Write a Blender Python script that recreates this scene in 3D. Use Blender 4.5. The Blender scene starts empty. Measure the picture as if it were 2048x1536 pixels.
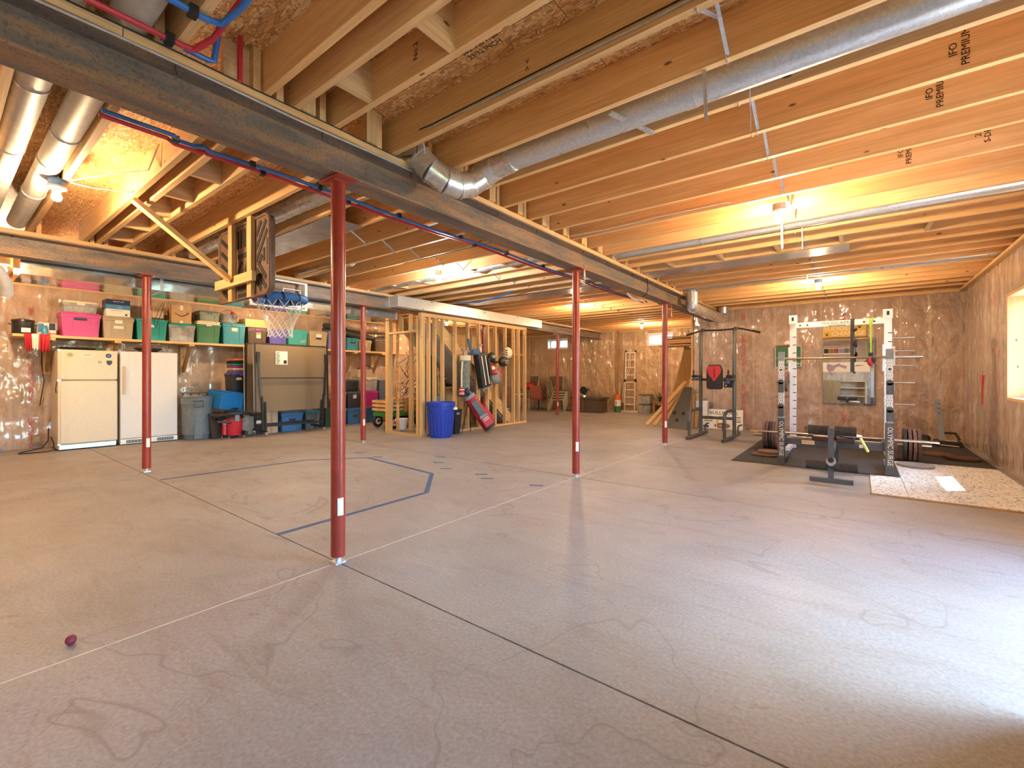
import bpy, math, random
from mathutils import Vector, Matrix, noise
PI = math.pi
random.seed(7)
S = bpy.context.scene
C = S.collection

# ------------------------------------------------------------------ camera, sky, sun, exposure
cd = bpy.data.cameras.new('camera')
cd.sensor_width = 36.0
cd.lens = 897.0 / 2048.0 * 36.0
cd.shift_y = -16.0 / 2048.0
cd.clip_start = 0.05
cam = bpy.data.objects.new('camera', cd)
cam.location = (2.628, -1.589, 1.19)
cam.rotation_euler = (PI / 2, 0, math.radians(37.65))
C.objects.link(cam)
S.camera = cam

W = bpy.data.worlds.new('sky')
S.world = W
W.use_nodes = True
wn = W.node_tree
bg = wn.nodes['Background']
sky = wn.nodes.new('ShaderNodeTexSky')
sky.sky_type = 'NISHITA'
sky.sun_disc = False
sky.sun_elevation = math.radians(43)
sky.sun_rotation = math.radians(55)
tint = wn.nodes.new('ShaderNodeMix')
tint.data_type = 'RGBA'; tint.blend_type = 'MULTIPLY'
tint.inputs[0].default_value = 1.0
tint.inputs[7].default_value = (0.66, 0.98, 1.26, 1)
wn.links.new(sky.outputs[0], tint.inputs[6])
wn.links.new(tint.outputs[2], bg.inputs[0])
bg.inputs[1].default_value = 1.8

sd = bpy.data.lights.new('sun', 'SUN')
sd.energy = 22.0
sd.angle = math.radians(0.6)
sd.color = (1.0, 0.94, 0.84)
sun = bpy.data.objects.new('sun', sd)
sun.rotation_euler = Vector((0.645, 0.58, 1.0)).to_track_quat('Z', 'Y').to_euler()
C.objects.link(sun)

S.view_settings.view_transform = 'Standard'
S.view_settings.look = 'None'
S.view_settings.gamma = 1.0
S.view_settings.use_curve_mapping = False
S.view_settings.exposure = 1.17
BULB_STRENGTH = 1400.0
try:
    S.cycles.max_bounces = 10
    S.cycles.diffuse_bounces = 6
    S.cycles.glossy_bounces = 4
    S.cycles.transmission_bounces = 8
    S.cycles.sample_clamp_indirect = 8.0
    S.cycles.use_denoising = True
except Exception:
    pass

# daylight portals in the openings of the right wall (guide the sky light, add none)
def portal(y0, y1, z0, z1, x, rot):
    l = bpy.data.lights.new('window_portal', 'AREA')
    l.shape = 'RECTANGLE'
    l.size = y1 - y0
    l.size_y = z1 - z0
    l.cycles.is_portal = True
    o = bpy.data.objects.new('window_portal', l)
    o.location = (x, (y0 + y1) / 2, (z0 + z1) / 2)
    o.rotation_euler = rot
    C.objects.link(o)
portal(5.42, 6.58, 0.89, 2.2, 4.40, (PI / 2, 0, PI / 2))
portal(0.86, 2.74, 0.02, 2.1, 4.40, (PI / 2, 0, PI / 2))

portal(-3.2, -1.05, 0.75, 2.1, 4.40, (PI / 2, 0, PI / 2))

# ------------------------------------------------------------------ mesh helper
class M:
    def __init__(s):
        s.v = []; s.f = []; s.m = []; s.cur = 0
    def mat(s, i):
        s.cur = i; return s
    def add(s, vs, fs):
        b = len(s.v)
        s.v += [tuple(x) for x in vs]
        for f in fs:
            s.f.append([b + i for i in f]); s.m.append(s.cur)
        return s
    def box(s, x0, x1, y0, y1, z0, z1):
        return s.taper((x0, x1, y0, y1), (x0, x1, y0, y1), z0, z1)
    def taper(s, a, b, z0, z1):
        vs = [(a[0], a[2], z0), (a[1], a[2], z0), (a[1], a[3], z0), (a[0], a[3], z0),
              (b[0], b[2], z1), (b[1], b[2], z1), (b[1], b[3], z1), (b[0], b[3], z1)]
        return s.add(vs, [(0, 3, 2, 1), (4, 5, 6, 7), (0, 1, 5, 4), (1, 2, 6, 5), (2, 3, 7, 6), (3, 0, 4, 7)])
    def bar(s, p0, p1, w, h, up=(0, 0, 1)):
        p0 = Vector(p0); p1 = Vector(p1); d = (p1 - p0).normalized(); u = Vector(up)
        x = d.cross(u)
        if x.length < 1e-4: x = d.cross(Vector((1, 0, 0)))
        x.normalize(); u = x.cross(d).normalized()
        x = x * w / 2; u = u * h / 2
        vs = [p0 - x - u, p0 + x - u, p0 + x + u, p0 - x + u, p1 - x - u, p1 + x - u, p1 + x + u, p1 - x + u]
        return s.add(vs, [(0, 1, 2, 3), (7, 6, 5, 4), (4, 5, 1, 0), (5, 6, 2, 1), (6, 7, 3, 2), (7, 4, 0, 3)])
    def tube(s, pts, r, n=10, closed=False, caps=True):
        P = [Vector(p) for p in pts]; N = len(P)
        rr = r if isinstance(r, (list, tuple)) else [r] * N
        tang = []
        for i in range(N):
            a = P[(i - 1) % N] if (closed or i > 0) else P[i]
            b = P[(i + 1) % N] if (closed or i < N - 1) else P[i]
            t = (b - a); t = t.normalized() if t.length > 1e-9 else Vector((0, 0, 1))
            tang.append(t)
        u = tang[0].orthogonal().normalized()
        vs = []
        for i in range(N):
            t = tang[i]
            u = (u - t * u.dot(t))
            u = u.normalized() if u.length > 1e-6 else t.orthogonal().normalized()
            w = t.cross(u)
            for k in range(n):
                a = 2 * PI * k / n
                vs.append(P[i] + (u * math.cos(a) + w * math.sin(a)) * rr[i])
        fs = []
        for i in range(N if closed else N - 1):
            j = (i + 1) % N
            for k in range(n):
                k2 = (k + 1) % n
                fs.append((i * n + k, i * n + k2, j * n + k2, j * n + k))
        if not closed and caps:
            fs.append(tuple(reversed(range(n)))); fs.append(tuple((N - 1) * n + k for k in range(n)))
        return s.add(vs, fs)
    def cyl(s, p0, p1, r, r1=None, n=16):
        return s.tube([p0, p1], [r, r if r1 is None else r1], n)
    def lathe(s, prof, c=(0, 0, 0), n=24, rot=None):
        vs = []; fs = []
        for (r, z) in prof:
            for k in range(n):
                a = 2 * PI * k / n
                p = Vector((r * math.cos(a), r * math.sin(a), z))
                if rot is not None: p = rot @ p
                vs.append(p + Vector(c))
        for i in range(len(prof) - 1):
            for k in range(n):
                k2 = (k + 1) % n
                fs.append((i * n + k, i * n + k2, (i + 1) * n + k2, (i + 1) * n + k))
        fs.append(tuple(reversed(range(n)))); L = len(prof) - 1
        fs.append(tuple(L * n + k for k in range(n)))
        return s.add(vs, fs)
    def ell(s, c, rx, ry, rz, n=14, m=9):
        prof = [(math.sin(PI * i / m), -math.cos(PI * i / m)) for i in range(m + 1)]
        vs = []; fs = []
        for (r, z) in prof:
            r = max(r, 0.02)
            for k in range(n):
                a = 2 * PI * k / n
                vs.append((c[0] + rx * r * math.cos(a), c[1] + ry * r * math.sin(a), c[2] + rz * z))
        for i in range(m):
            for k in range(n):
                k2 = (k + 1) % n
                fs.append((i * n + k, i * n + k2, (i + 1) * n + k2, (i + 1) * n + k))
        fs.append(tuple(reversed(range(n)))); fs.append(tuple(m * n + k for k in range(n)))
        return s.add(vs, fs)
    def prism(s, poly, a, b, axis='y'):
        n = len(poly)
        def P(p, t):
            if axis == 'y': return (p[0], t, p[1])
            if axis == 'x': return (t, p[0], p[1])
            return (p[0], p[1], t)
        vs = [P(p, a) for p in poly] + [P(p, b) for p in poly]
        fs = [tuple(range(n)), tuple(reversed(range(n, 2 * n)))]
        for i in range(n):
            j = (i + 1) % n
            fs.append((j, i, n + i, n + j))
        return s.add(vs, fs)
    def mesh(s, name, mats, smooth=False):
        me = bpy.data.meshes.new(name)
        me.from_pydata(s.v, [], s.f)
        for mm in (mats if isinstance(mats, (list, tuple)) else [mats]):
            me.materials.append(mm)
        if len(set(s.m)) > 1 or s.cur:
            me.polygons.foreach_set('material_index', s.m)
        if smooth:
            me.polygons.foreach_set('use_smooth', [True] * len(me.polygons))
            try: me.set_sharp_from_angle(angle=math.radians(38))
            except Exception: pass
        me.update()
        return me
    def build(s, name, mats, parent=None, smooth=False, bevel=0, loc=None, rz=None):
        o = bpy.data.objects.new(name, s.mesh(name, mats, smooth))
        C.objects.link(o)
        if parent is not None: o.parent = parent
        if loc is not None: o.location = loc
        if rz is not None: o.rotation_euler = (0, 0, rz)
        if bevel:
            md = o.modifiers.new('bevel', 'BEVEL'); md.width = bevel; md.segments = 2
            md.limit_method = 'ANGLE'; md.angle_limit = math.radians(50)
        return o

def tag(o, label, cat, group=None, kind=None):
    o['label'] = label
    if cat: o['category'] = cat
    if group: o['group'] = group
    if kind: o['kind'] = kind
    return o
def thing(name, label, cat, loc=(0, 0, 0), rz=0, group=None):
    o = bpy.data.objects.new(name, None)
    o.empty_display_size = 0.1
    C.objects.link(o)
    o.location = loc
    o.rotation_euler = (0, 0, rz)
    return tag(o, label, cat, group)
def struct(o):
    o['kind'] = 'structure'; return o
def inst(name, me, parent, loc=(0, 0, 0), rot=(0, 0, 0)):
    o = bpy.data.objects.new(name, me)
    C.objects.link(o); o.parent = parent; o.location = loc; o.rotation_euler = rot
    return o
def text(name, s, size, loc, rot, m, parent, align='CENTER', ext=0.0008, sx=1.0):
    cu = bpy.data.curves.new('lettering', 'FONT')
    cu.body = s; cu.size = size; cu.align_x = align; cu.align_y = 'CENTER'; cu.extrude = ext
    cu.resolution_u = 2
    t = bpy.data.objects.new('lettering_curve', cu)
    C.objects.link(t)
    dg = bpy.context.evaluated_depsgraph_get()
    me = bpy.data.meshes.new_from_object(t.evaluated_get(dg))
    bpy.data.objects.remove(t); bpy.data.curves.remove(cu)
    me.materials.clear(); me.materials.append(m)
    o = bpy.data.objects.new(name, me)
    C.objects.link(o)
    o.parent = parent; o.location = loc; o.rotation_euler = rot; o.scale = (sx, 1, 1)
    return o
FACE_PX = (PI / 2, 0, PI / 2)      # lettering that faces +X
FACE_NY = (PI / 2, 0, 0)           # lettering that faces -Y

# ------------------------------------------------------------------ materials
def newmat(name):
    m = bpy.data.materials.new(name); m.use_nodes = True
    nt = m.node_tree
    return m, nt, nt.nodes['Principled BSDF']
def nd(nt, t, **kw):
    n = nt.nodes.new(t)
    for k, v in kw.items(): setattr(n, k, v)
    return n
def ramp(nt, fac, stops):
    r = nd(nt, 'ShaderNodeValToRGB')
    el = r.color_ramp.elements
    while len(el) < len(stops): el.new(0.5)
    for e, (p, c) in zip(el, stops):
        e.position = p; e.color = (c[0], c[1], c[2], 1)
    nt.links.new(fac, r.inputs[0])
    return r.outputs[0]
def mix(nt, fac, a, b, mode='MIX'):
    n = nd(nt, 'ShaderNodeMix', data_type='RGBA', blend_type=mode)
    for i, v in ((0, fac), (6, a), (7, b)):
        if hasattr(v, 'links'): nt.links.new(v, n.inputs[i])
        elif isinstance(v, (int, float)): n.inputs[i].default_value = v
        else: n.inputs[i].default_value = (v[0], v[1], v[2], 1)
    return n.outputs[2]
def coords(nt, scale=(1, 1, 1), rnd=0.0, kind='Object', rot=(0, 0, 0)):
    tc = nd(nt, 'ShaderNodeTexCoord')
    mp = nd(nt, 'ShaderNodeMapping')
    mp.inputs['Scale'].default_value = scale
    mp.inputs['Rotation'].default_value = rot
    src = tc.outputs[kind]
    if rnd:
        oi = nd(nt, 'ShaderNodeObjectInfo')
        ma = nd(nt, 'ShaderNodeVectorMath', operation='SCALE')
        ma.inputs[0].default_value = (31.0, 17.0, 23.0)
        nt.links.new(oi.outputs['Random'], ma.inputs['Scale'])
        ad = nd(nt, 'ShaderNodeVectorMath', operation='ADD')
        nt.links.new(src, ad.inputs[0]); nt.links.new(ma.outputs[0], ad.inputs[1])
        src = ad.outputs[0]
    nt.links.new(src, mp.inputs['Vector'])
    return mp.outputs[0]
def noise_tex(nt, vec, scale=5, detail=4, rough=0.55, dist=0.0):
    n = nd(nt, 'ShaderNodeTexNoise')
    n.inputs['Scale'].default_value = scale; n.inputs['Detail'].default_value = detail
    n.inputs['Roughness'].default_value = rough; n.inputs['Distortion'].default_value = dist
    nt.links.new(vec, n.inputs['Vector'])
    return n.outputs[0]
def bump(nt, b, h, strength=0.3, dist=0.02):
    n = nd(nt, 'ShaderNodeBump')
    n.inputs['Strength'].default_value = strength; n.inputs['Distance'].default_value = dist
    nt.links.new(h, n.inputs['Height']); nt.links.new(n.outputs[0], b.inputs['Normal'])
def plain(name, col, rough=0.5, metal=0.0, var=0.12, scale=18, alpha=None, trans=0, bmp=0.0, rnd=1.0):
    m, nt, b = newmat(name)
    v = coords(nt, rnd=rnd)
    f = noise_tex(nt, v, scale, 4)
    lo = [c * (1 - var) for c in col]; hi = [min(1, c * (1 + var)) for c in col]
    nt.links.new(ramp(nt, f, [(0.3, lo), (0.7, hi)]), b.inputs['Base Color'])
    b.inputs['Roughness'].default_value = rough
    b.inputs['Metallic'].default_value = metal
    if trans: b.inputs['Transmission Weight'].default_value = trans
    if alpha is not None: b.inputs['Alpha'].default_value = alpha
    if bmp: bump(nt, b, f, bmp, 0.01)
    return m
def wood(name, axis, lo, hi, knots=True, rough=0.62, seed=1.0, stretch=1.3):
    m, nt, b = newmat(name)
    sc = [22.0, 22.0, 22.0]; sc[axis] = stretch
    v = coords(nt, tuple(sc), rnd=seed)
    f = noise_tex(nt, v, 1.0, 5, 0.6, 0.6)
    col = ramp(nt, f, [(0.25, lo), (0.5, [(a + c) / 2 for a, c in zip(lo, hi)]), (0.75, hi)])
    sc3 = [95.0, 95.0, 95.0]; sc3[axis] = 2.2
    fg = noise_tex(nt, coords(nt, tuple(sc3), rnd=seed), 1.0, 3, 0.6, 0.3)
    col = mix(nt, ramp(nt, fg, [(0.42, (0, 0, 0)), (0.62, (0.34, 0.34, 0.34))]), col, [c * 0.66 for c in lo])
    sc2 = [3.0, 3.0, 3.0]; sc2[axis] = 0.5
    f2 = noise_tex(nt, coords(nt, tuple(sc2), rnd=seed), 1.0, 2)
    col = mix(nt, ramp(nt, f2, [(0.35, (0, 0, 0)), (0.7, (0.22, 0.22, 0.22))]), col, [c * 0.62 for c in lo], 'MIX')
    oi = nd(nt, 'ShaderNodeObjectInfo')
    tint = ramp(nt, oi.outputs['Random'], [(0.0, (0.80, 0.78, 0.74)), (0.5, (1, 1, 1)), (1.0, (1.08, 1.0, 0.9))])
    col = mix(nt, 1.0, col, tint, 'MULTIPLY')
    if knots:
        sk = [8.0, 8.0, 8.0]; sk[axis] = 3.2
        vo = nd(nt, 'ShaderNodeTexVoronoi'); vo.inputs['Scale'].default_value = 1.0
        nt.links.new(coords(nt, tuple(sk), rnd=seed), vo.inputs['Vector'])
        k = ramp(nt, vo.outputs['Distance'], [(0.0, (1, 1, 1)), (0.055, (0.8, 0.8, 0.8)), (0.085, (0, 0, 0))])
        col = mix(nt, k, col, (0.10, 0.035, 0.012))
    nt.links.new(col, b.inputs['Base Color'])
    b.inputs['Roughness'].default_value = rough
    bump(nt, b, f, 0.12, 0.005)
    return m
def osb(name):
    m, nt, b = newmat(name)
    cols = [(0.0, (0.38, 0.16, 0.045)), (0.3, (0.64, 0.32, 0.10)), (0.65, (0.80, 0.50, 0.20)), (1.0, (0.92, 0.72, 0.40))]
    out = None; edge = None
    for i, (rz, sc) in enumerate(((0.25, (14, 62, 14)), (-0.55, (16, 70, 16)), (0.9, (13, 58, 13)))):
        v = coords(nt, sc, rnd=1.0, rot=(0, 0, rz))
        vo = nd(nt, 'ShaderNodeTexVoronoi'); vo.inputs['Scale'].default_value = 1.0
        nt.links.new(v, vo.inputs['Vector'])
        c = ramp(nt, vo.outputs['Color'], cols)
        ve = nd(nt, 'ShaderNodeTexVoronoi', feature='DISTANCE_TO_EDGE'); ve.inputs['Scale'].default_value = 1.0
        nt.links.new(v, ve.inputs['Vector'])
        c = mix(nt, ramp(nt, ve.outputs['Distance'], [(0.0, (0.75, 0.75, 0.75)), (0.07, (0, 0, 0))]), c, (0.16, 0.06, 0.02))
        if out is None: out = c; edge = ve.outputs['Distance']
        else:
            f = noise_tex(nt, coords(nt, (1, 1, 1), rnd=1.0), 16.0 + 6 * i, 1)
            out = mix(nt, ramp(nt, f, [(0.49, (0, 0, 0)), (0.51, (1, 1, 1))]), out, c)
    nt.links.new(out, b.inputs['Base Color'])
    b.inputs['Roughness'].default_value = 0.55
    bump(nt, b, edge, 0.3, 0.004)
    return m
def galv(name, base=(0.66, 0.69, 0.71), rough=0.32, spangle=90, metal=0.7):
    m, nt, b = newmat(name)
    vo = nd(nt, 'ShaderNodeTexVoronoi'); vo.inputs['Scale'].default_value = spangle
    nt.links.new(coords(nt, rnd=1.0), vo.inputs['Vector'])
    c = ramp(nt, vo.outputs['Color'], [(0.2, [x * 0.9 for x in base]), (0.8, [min(1, x * 1.08) for x in base])])
    nt.links.new(c, b.inputs['Base Color'])
    b.inputs['Metallic'].default_value = metal
    f = noise_tex(nt, coords(nt, rnd=1.0), 6, 4)
    r = ramp(nt, f, [(0.3, (rough * 0.8,) * 3), (0.7, (rough * 1.3,) * 3)])
    nt.links.new(r, b.inputs['Roughness'])
    bump(nt, b, noise_tex(nt, coords(nt, rnd=1.0), 3, 2), 0.15, 0.03)
    return m
def barrier(name, axis, hot=(0.72, 0.53, 0.40), lo=(0.40, 0.265, 0.18), bstr=0.9):
    m, nt, b = newmat(name)
    big = noise_tex(nt, coords(nt, (0.8, 0.8, 0.5)), 1.3, 4)
    col = ramp(nt, big, [(0.3, lo), (0.7, [(a * 0.5 + c * 0.5) for a, c in zip(lo, hot)])])
    fine = noise_tex(nt, coords(nt, (2, 2, 1.0), rot=(0.5, 0.45, 0)), 3, 5, 0.60, 0.8)
    col = mix(nt, ramp(nt, fine, [(0.40, (0, 0, 0)), (0.75, (0.75, 0.75, 0.75))]), col, hot)
    # paler stud faces seen through the sheet, one every 16 inches
    tc = nd(nt, 'ShaderNodeTexCoord'); sp = nd(nt, 'ShaderNodeSeparateXYZ')
    nt.links.new(tc.outputs['Object'], sp.inputs[0])
    mm = nd(nt, 'ShaderNodeMath', operation='PINGPONG'); mm.inputs[1].default_value = 0.2032
    nt.links.new(sp.outputs[axis], mm.inputs[0])
    st = ramp(nt, mm.outputs[0], [(0.0, (0.22, 0.22, 0.22)), (0.016, (0.22, 0.22, 0.22)), (0.024, (0, 0, 0))])
    col = mix(nt, st, col, (0.80, 0.62, 0.44))
    nt.links.new(col, b.inputs['Base Color'])
    b.inputs['Roughness'].default_value = 0.22
    b.inputs['Specular IOR Level'].default_value = 0.7
    b.inputs['Coat Weight'].default_value = 0.8
    b.inputs['Coat Roughness'].default_value = 0.10
    cr = noise_tex(nt, coords(nt, (2.6, 2.6, 1.3), rot=(0.6, 0.55, 0)), 2.4, 8, 0.62, 1.2)
    vo = nd(nt, 'ShaderNodeTexVoronoi', feature='DISTANCE_TO_EDGE'); vo.inputs['Scale'].default_value = 4.5
    dv = nd(nt, 'ShaderNodeVectorMath', operation='ADD')
    nz = nd(nt, 'ShaderNodeTexNoise'); nz.inputs['Scale'].default_value = 4.0
    cv = coords(nt, (1, 1, 0.45), rot=(0.45, 0.4, 0))
    nt.links.new(cv, nz.inputs['Vector']); nt.links.new(cv, dv.inputs[0]); nt.links.new(nz.outputs[1], dv.inputs[1])
    nt.links.new(dv.outputs[0], vo.inputs['Vector'])
    ad = nd(nt, 'ShaderNodeMath', operation='MULTIPLY_ADD'); ad.inputs[1].default_value = 0.45
    nt.links.new(vo.outputs['Distance'], ad.inputs[0]); nt.links.new(cr, ad.inputs[2])
    bump(nt, b, ad.outputs[0], bstr, 0.055)
    return m
def concrete(name):
    m, nt, b = newmat(name)
    v = coords(nt)
    big = noise_tex(nt, v, 0.55, 5, 0.6, 0.8)
    col = ramp(nt, big, [(0.25, (0.275, 0.25, 0.22)), (0.55, (0.33, 0.31, 0.285)), (0.8, (0.385, 0.37, 0.35))])
    streak = noise_tex(nt, coords(nt, (1.2, 5.0, 1), rot=(0, 0, 0.6)), 1.4, 6, 0.65, 1.0)
    col = mix(nt, ramp(nt, streak, [(0.5, (0, 0, 0)), (0.72, (0.55, 0.55, 0.55))]), col, (0.26, 0.21, 0.16))
    fine = noise_tex(nt, v, 60, 4, 0.7)
    col = mix(nt, 0.8, col, ramp(nt, fine, [(0.3, (0.38, 0.38, 0.38)), (0.7, (0.62, 0.62, 0.62))]), 'OVERLAY')
    # dark scuffs and spots of dirt
    sc = noise_tex(nt, coords(nt, (1, 1, 1)), 2.3, 8, 0.75, 2.5)
    col = mix(nt, ramp(nt, sc, [(0.61, (0, 0, 0)), (0.70, (0.6, 0.6, 0.6))]), col, (0.19, 0.13, 0.09))
    # old water marks: thin contour lines
    wm = noise_tex(nt, coords(nt, (1, 1, 1)), 0.9, 3, 0.5, 0.6)
    ln = ramp(nt, wm, [(0.553, (0, 0, 0)), (0.5575, (0.75, 0.75, 0.75)), (0.562, (0, 0, 0))])
    col = mix(nt, ln, col, (0.20, 0.18, 0.17))
    nt.links.new(col, b.inputs['Base Color'])
    r = ramp(nt, noise_tex(nt, v, 1.3, 6, 0.65, 0.5), [(0.3, (0.42, 0.42, 0.42)), (0.7, (0.68, 0.68, 0.68))])
    nt.links.new(r, b.inputs['Roughness'])
    b.inputs['Specular IOR Level'].default_value = 0.35
    bump(nt, b, noise_tex(nt, v, 25, 5, 0.6), 0.10, 0.008)
    return m
def rusty(name):
    m, nt, b = newmat(name)
    f = noise_tex(nt, coords(nt, (6, 1.0, 6)), 1.6, 6, 0.6)
    g = noise_tex(nt, coords(nt, (1, 1, 1)), 70, 3, 0.8)
    c = ramp(nt, f, [(0.3, (0.115, 0.095, 0.085)), (0.48, (0.21, 0.165, 0.135)), (0.58, (0.34, 0.20, 0.105)), (0.75, (0.26, 0.24, 0.23))])
    c = mix(nt, ramp(nt, g, [(0.5, (0, 0, 0)), (0.68, (0.6, 0.6, 0.6))]), c, (0.05, 0.035, 0.03))
    nt.links.new(c, b.inputs['Base Color'])
    b.inputs['Metallic'].default_value = 0.25
    b.inputs['Roughness'].default_value = 0.5
    bump(nt, b, g, 0.15, 0.004)
    return m
def redpaint(name):
    m, nt, b = newmat(name)
    f = noise_tex(nt, coords(nt, (1, 1, 0.5), rnd=1.0), 14, 6, 0.7)
    c = ramp(nt, f, [(0.3, (0.24, 0.030, 0.018)), (0.68, (0.36, 0.045, 0.026)), (0.76, (0.36, 0.045, 0.026)), (0.80, (0.55, 0.32, 0.24))])
    nt.links.new(c, b.inputs['Base Color'])
    b.inputs['Roughness'].default_value = 0.28
    return m
def speckle(name, base, dots, scale=140, thr=0.44):
    m, nt, b = newmat(name)
    f = noise_tex(nt, coords(nt), scale, 3, 0.7)
    g = noise_tex(nt, coords(nt), 4, 4)
    c = mix(nt, ramp(nt, f, [(thr - 0.06, (1, 1, 1)), (thr, (0, 0, 0))]), base, dots)
    c = mix(nt, ramp(nt, g, [(0.45, (0, 0, 0)), (0.75, (0.3, 0.3, 0.3))]), c, [x * 0.6 for x in base])
    nt.links.new(c, b.inputs['Base Color']); b.inputs['Roughness'].default_value = 0.9
    return m
def treadplate(name):
    m, nt, b = newmat(name)
    tc = nd(nt, 'ShaderNodeTexCoord')
    outs = []
    for a in (0.785, -0.785):
        mp = nd(nt, 'ShaderNodeMapping'); mp.inputs['Rotation'].default_value = (0, a, 0); mp.inputs['Scale'].default_value = (38, 1, 12)
        nt.links.new(tc.outputs['Object'], mp.inputs['Vector'])
        ck = nd(nt, 'ShaderNodeTexWave'); ck.inputs['Scale'].default_value = 0.5
        nt.links.new(mp.outputs[0], ck.inputs['Vector']); outs.append(ck.outputs['Fac'])
    mx = nd(nt, 'ShaderNodeMath', operation='MULTIPLY'); nt.links.new(outs[0], mx.inputs[0]); nt.links.new(outs[1], mx.inputs[1])
    nt.links.new(ramp(nt, mx.outputs[0], [(0.35, (0.62, 0.64, 0.66)), (0.5, (0.32, 0.34, 0.36))]), b.inputs['Base Color'])
    b.inputs['Metallic'].default_value = 0.55; b.inputs['Roughness'].default_value = 0.35
    bump(nt, b, mx.outputs[0], 0.4, 0.004)
    return m
def glow(name, col, strength):
    m, nt, b = newmat(name)
    b.inputs['Base Color'].default_value = (1, 1, 1, 1)
    b.inputs['Emission Color'].default_value = (*col, 1)
    b.inputs['Emission Strength'].default_value = strength
    return m
def glass(name, rough=0.02, col=(1, 1, 1), alpha=0.12):
    m, nt, b = newmat(name)
    tr = nd(nt, 'ShaderNodeBsdfTransparent'); tr.inputs[0].default_value = (*col, 1)
    gl = nd(nt, 'ShaderNodeBsdfGlossy'); gl.inputs['Roughness'].default_value = rough
    mxs = nd(nt, 'ShaderNodeMixShader'); lw = nd(nt, 'ShaderNodeLayerWeight'); lw.inputs[0].default_value = 0.5
    pw = nd(nt, 'ShaderNodeMath', operation='POWER'); pw.inputs[1].default_value = 5.0; nt.links.new(lw.outputs['Facing'], pw.inputs[0])
    fr = nd(nt, 'ShaderNodeMath', operation='MULTIPLY_ADD'); fr.inputs[1].default_value = 0.9; fr.inputs[2].default_value = 0.05; nt.links.new(pw.outputs[0], fr.inputs[0])
    nt.links.new(fr.outputs[0], mxs.inputs[0]); nt.links.new(tr.outputs[0], mxs.inputs[1]); nt.links.new(gl.outputs[0], mxs.inputs[2])
    nt.links.new(mxs.outputs[0], nt.nodes['Material Output'].inputs[0])
    return m
def clearplastic(name, col, alpha):
    m = plain(name, col, 0.25, 0, 0.25, 9)
    m.node_tree.nodes['Principled BSDF'].inputs['Alpha'].default_value = alpha
    return m

JL, JH = (0.72, 0.40, 0.15), (0.92, 0.62, 0.30)
m_joist = wood('joist_lumber', 0, JL, JH)
m_woody = wood('lumber_along_y', 1, (0.68, 0.40, 0.16), (0.88, 0.60, 0.30))
m_studz = wood('stud_lumber', 2, (0.60, 0.36, 0.14), (0.80, 0.56, 0.27))
m_studx = wood('lumber_along_x', 0, (0.60, 0.36, 0.14), (0.80, 0.56, 0.27))
m_studdark = wood('weathered_lumber', 2, (0.26, 0.14, 0.055), (0.42, 0.25, 0.10))
m_block = wood('blocking_lumber', 1, (0.62, 0.37, 0.16), (0.82, 0.57, 0.30))
m_osb = osb('osb_board')
m_conc = concrete('concrete')
m_joint = plain('dark_joint', (0.05, 0.04, 0.035), 0.9)  # dark base that shows in the floor joints
m_chalk = plain('pale_joint', (0.72, 0.68, 0.62), 0.9)
m_beam = rusty('rusty_steel')
m_red = redpaint('red_post_paint')
m_galv = galv('galvanized')
m_galvd = galv('galvanized_flat', (0.60, 0.66, 0.65), 0.10, 25, 0.85)
m_galvw = galv('duct_pipe_warm', (0.72, 0.70, 0.66), 0.28, 40, 0.8)
m_foil = galv('foil_panel', (0.62, 0.60, 0.60), 0.22, 8)
m_strap = galv('strap_steel', (0.66, 0.68, 0.70), 0.3, 90)
m_steel = plain('bright_steel', (0.70, 0.69, 0.67), 0.25, 0.95)
m_bronze = plain('worn_bar_steel', (0.30, 0.20, 0.13), 0.4, 0.7)
m_barL = barrier('vapor_sheet_left', 1, (0.68, 0.51, 0.38), (0.38, 0.245, 0.16))
m_barF = barrier('vapor_sheet_far', 0, (0.62, 0.43, 0.25), (0.38, 0.225, 0.11))
m_barG = barrier('vapor_sheet_gym', 0, (0.60, 0.44, 0.34), (0.34, 0.22, 0.155))
m_barR = barrier('vapor_sheet_right', 1, (0.62, 0.48, 0.385), (0.50, 0.375, 0.295), 0.28)
m_redink = plain('red_print', (0.50, 0.05, 0.045), 0.6)
m_black = plain('black_plastic', (0.018, 0.018, 0.02), 0.45)
m_blackm = plain('black_metal', (0.03, 0.03, 0.033), 0.35, 0.4)
m_ink = plain('black_ink', (0.015, 0.013, 0.012), 0.7)
m_white = plain('white_enamel', (0.80, 0.79, 0.75), 0.4, 0, 0.04)
m_whitep = plain('white_plastic', (0.78, 0.77, 0.74), 0.5, 0, 0.05)
m_paper = plain('paper', (0.80, 0.77, 0.70), 0.8, 0, 0.05)
m_card = plain('cardboard', (0.52, 0.33, 0.16), 0.8, 0, 0.1)
m_pexr = plain('red_pex', (0.50, 0.028, 0.045), 0.35, 0, 0.05)
m_pexb = plain('blue_pex', (0.03, 0.16, 0.50), 0.35, 0, 0.05)
m_wire = plain('grey_cable', (0.45, 0.44, 0.42), 0.5)
m_wirew = plain('cream_cable', (0.72, 0.66, 0.54), 0.5)
m_gray = plain('grey_plastic', (0.22, 0.24, 0.26), 0.5)
m_cement = plain('mid_grey', (0.30, 0.29, 0.27), 0.6)  # plain grey for treads, soffit and small parts
m_glass = glass('window_glass')
m_dgray = plain('dark_grey_paint', (0.085, 0.088, 0.085), 0.4, 0.3)
m_rubber = plain('rubber_mat', (0.040, 0.038, 0.037), 0.75, 0, 0.4, 60, bmp=0.3)
m_foam = plain('black_foam', (0.03, 0.024, 0.02), 0.85, 0, 0.5, 30, bmp=0.3)
m_rust = plain('rusty_plate', (0.20, 0.10, 0.065), 0.6, 0.3, 0.4, 30, bmp=0.2)
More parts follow.
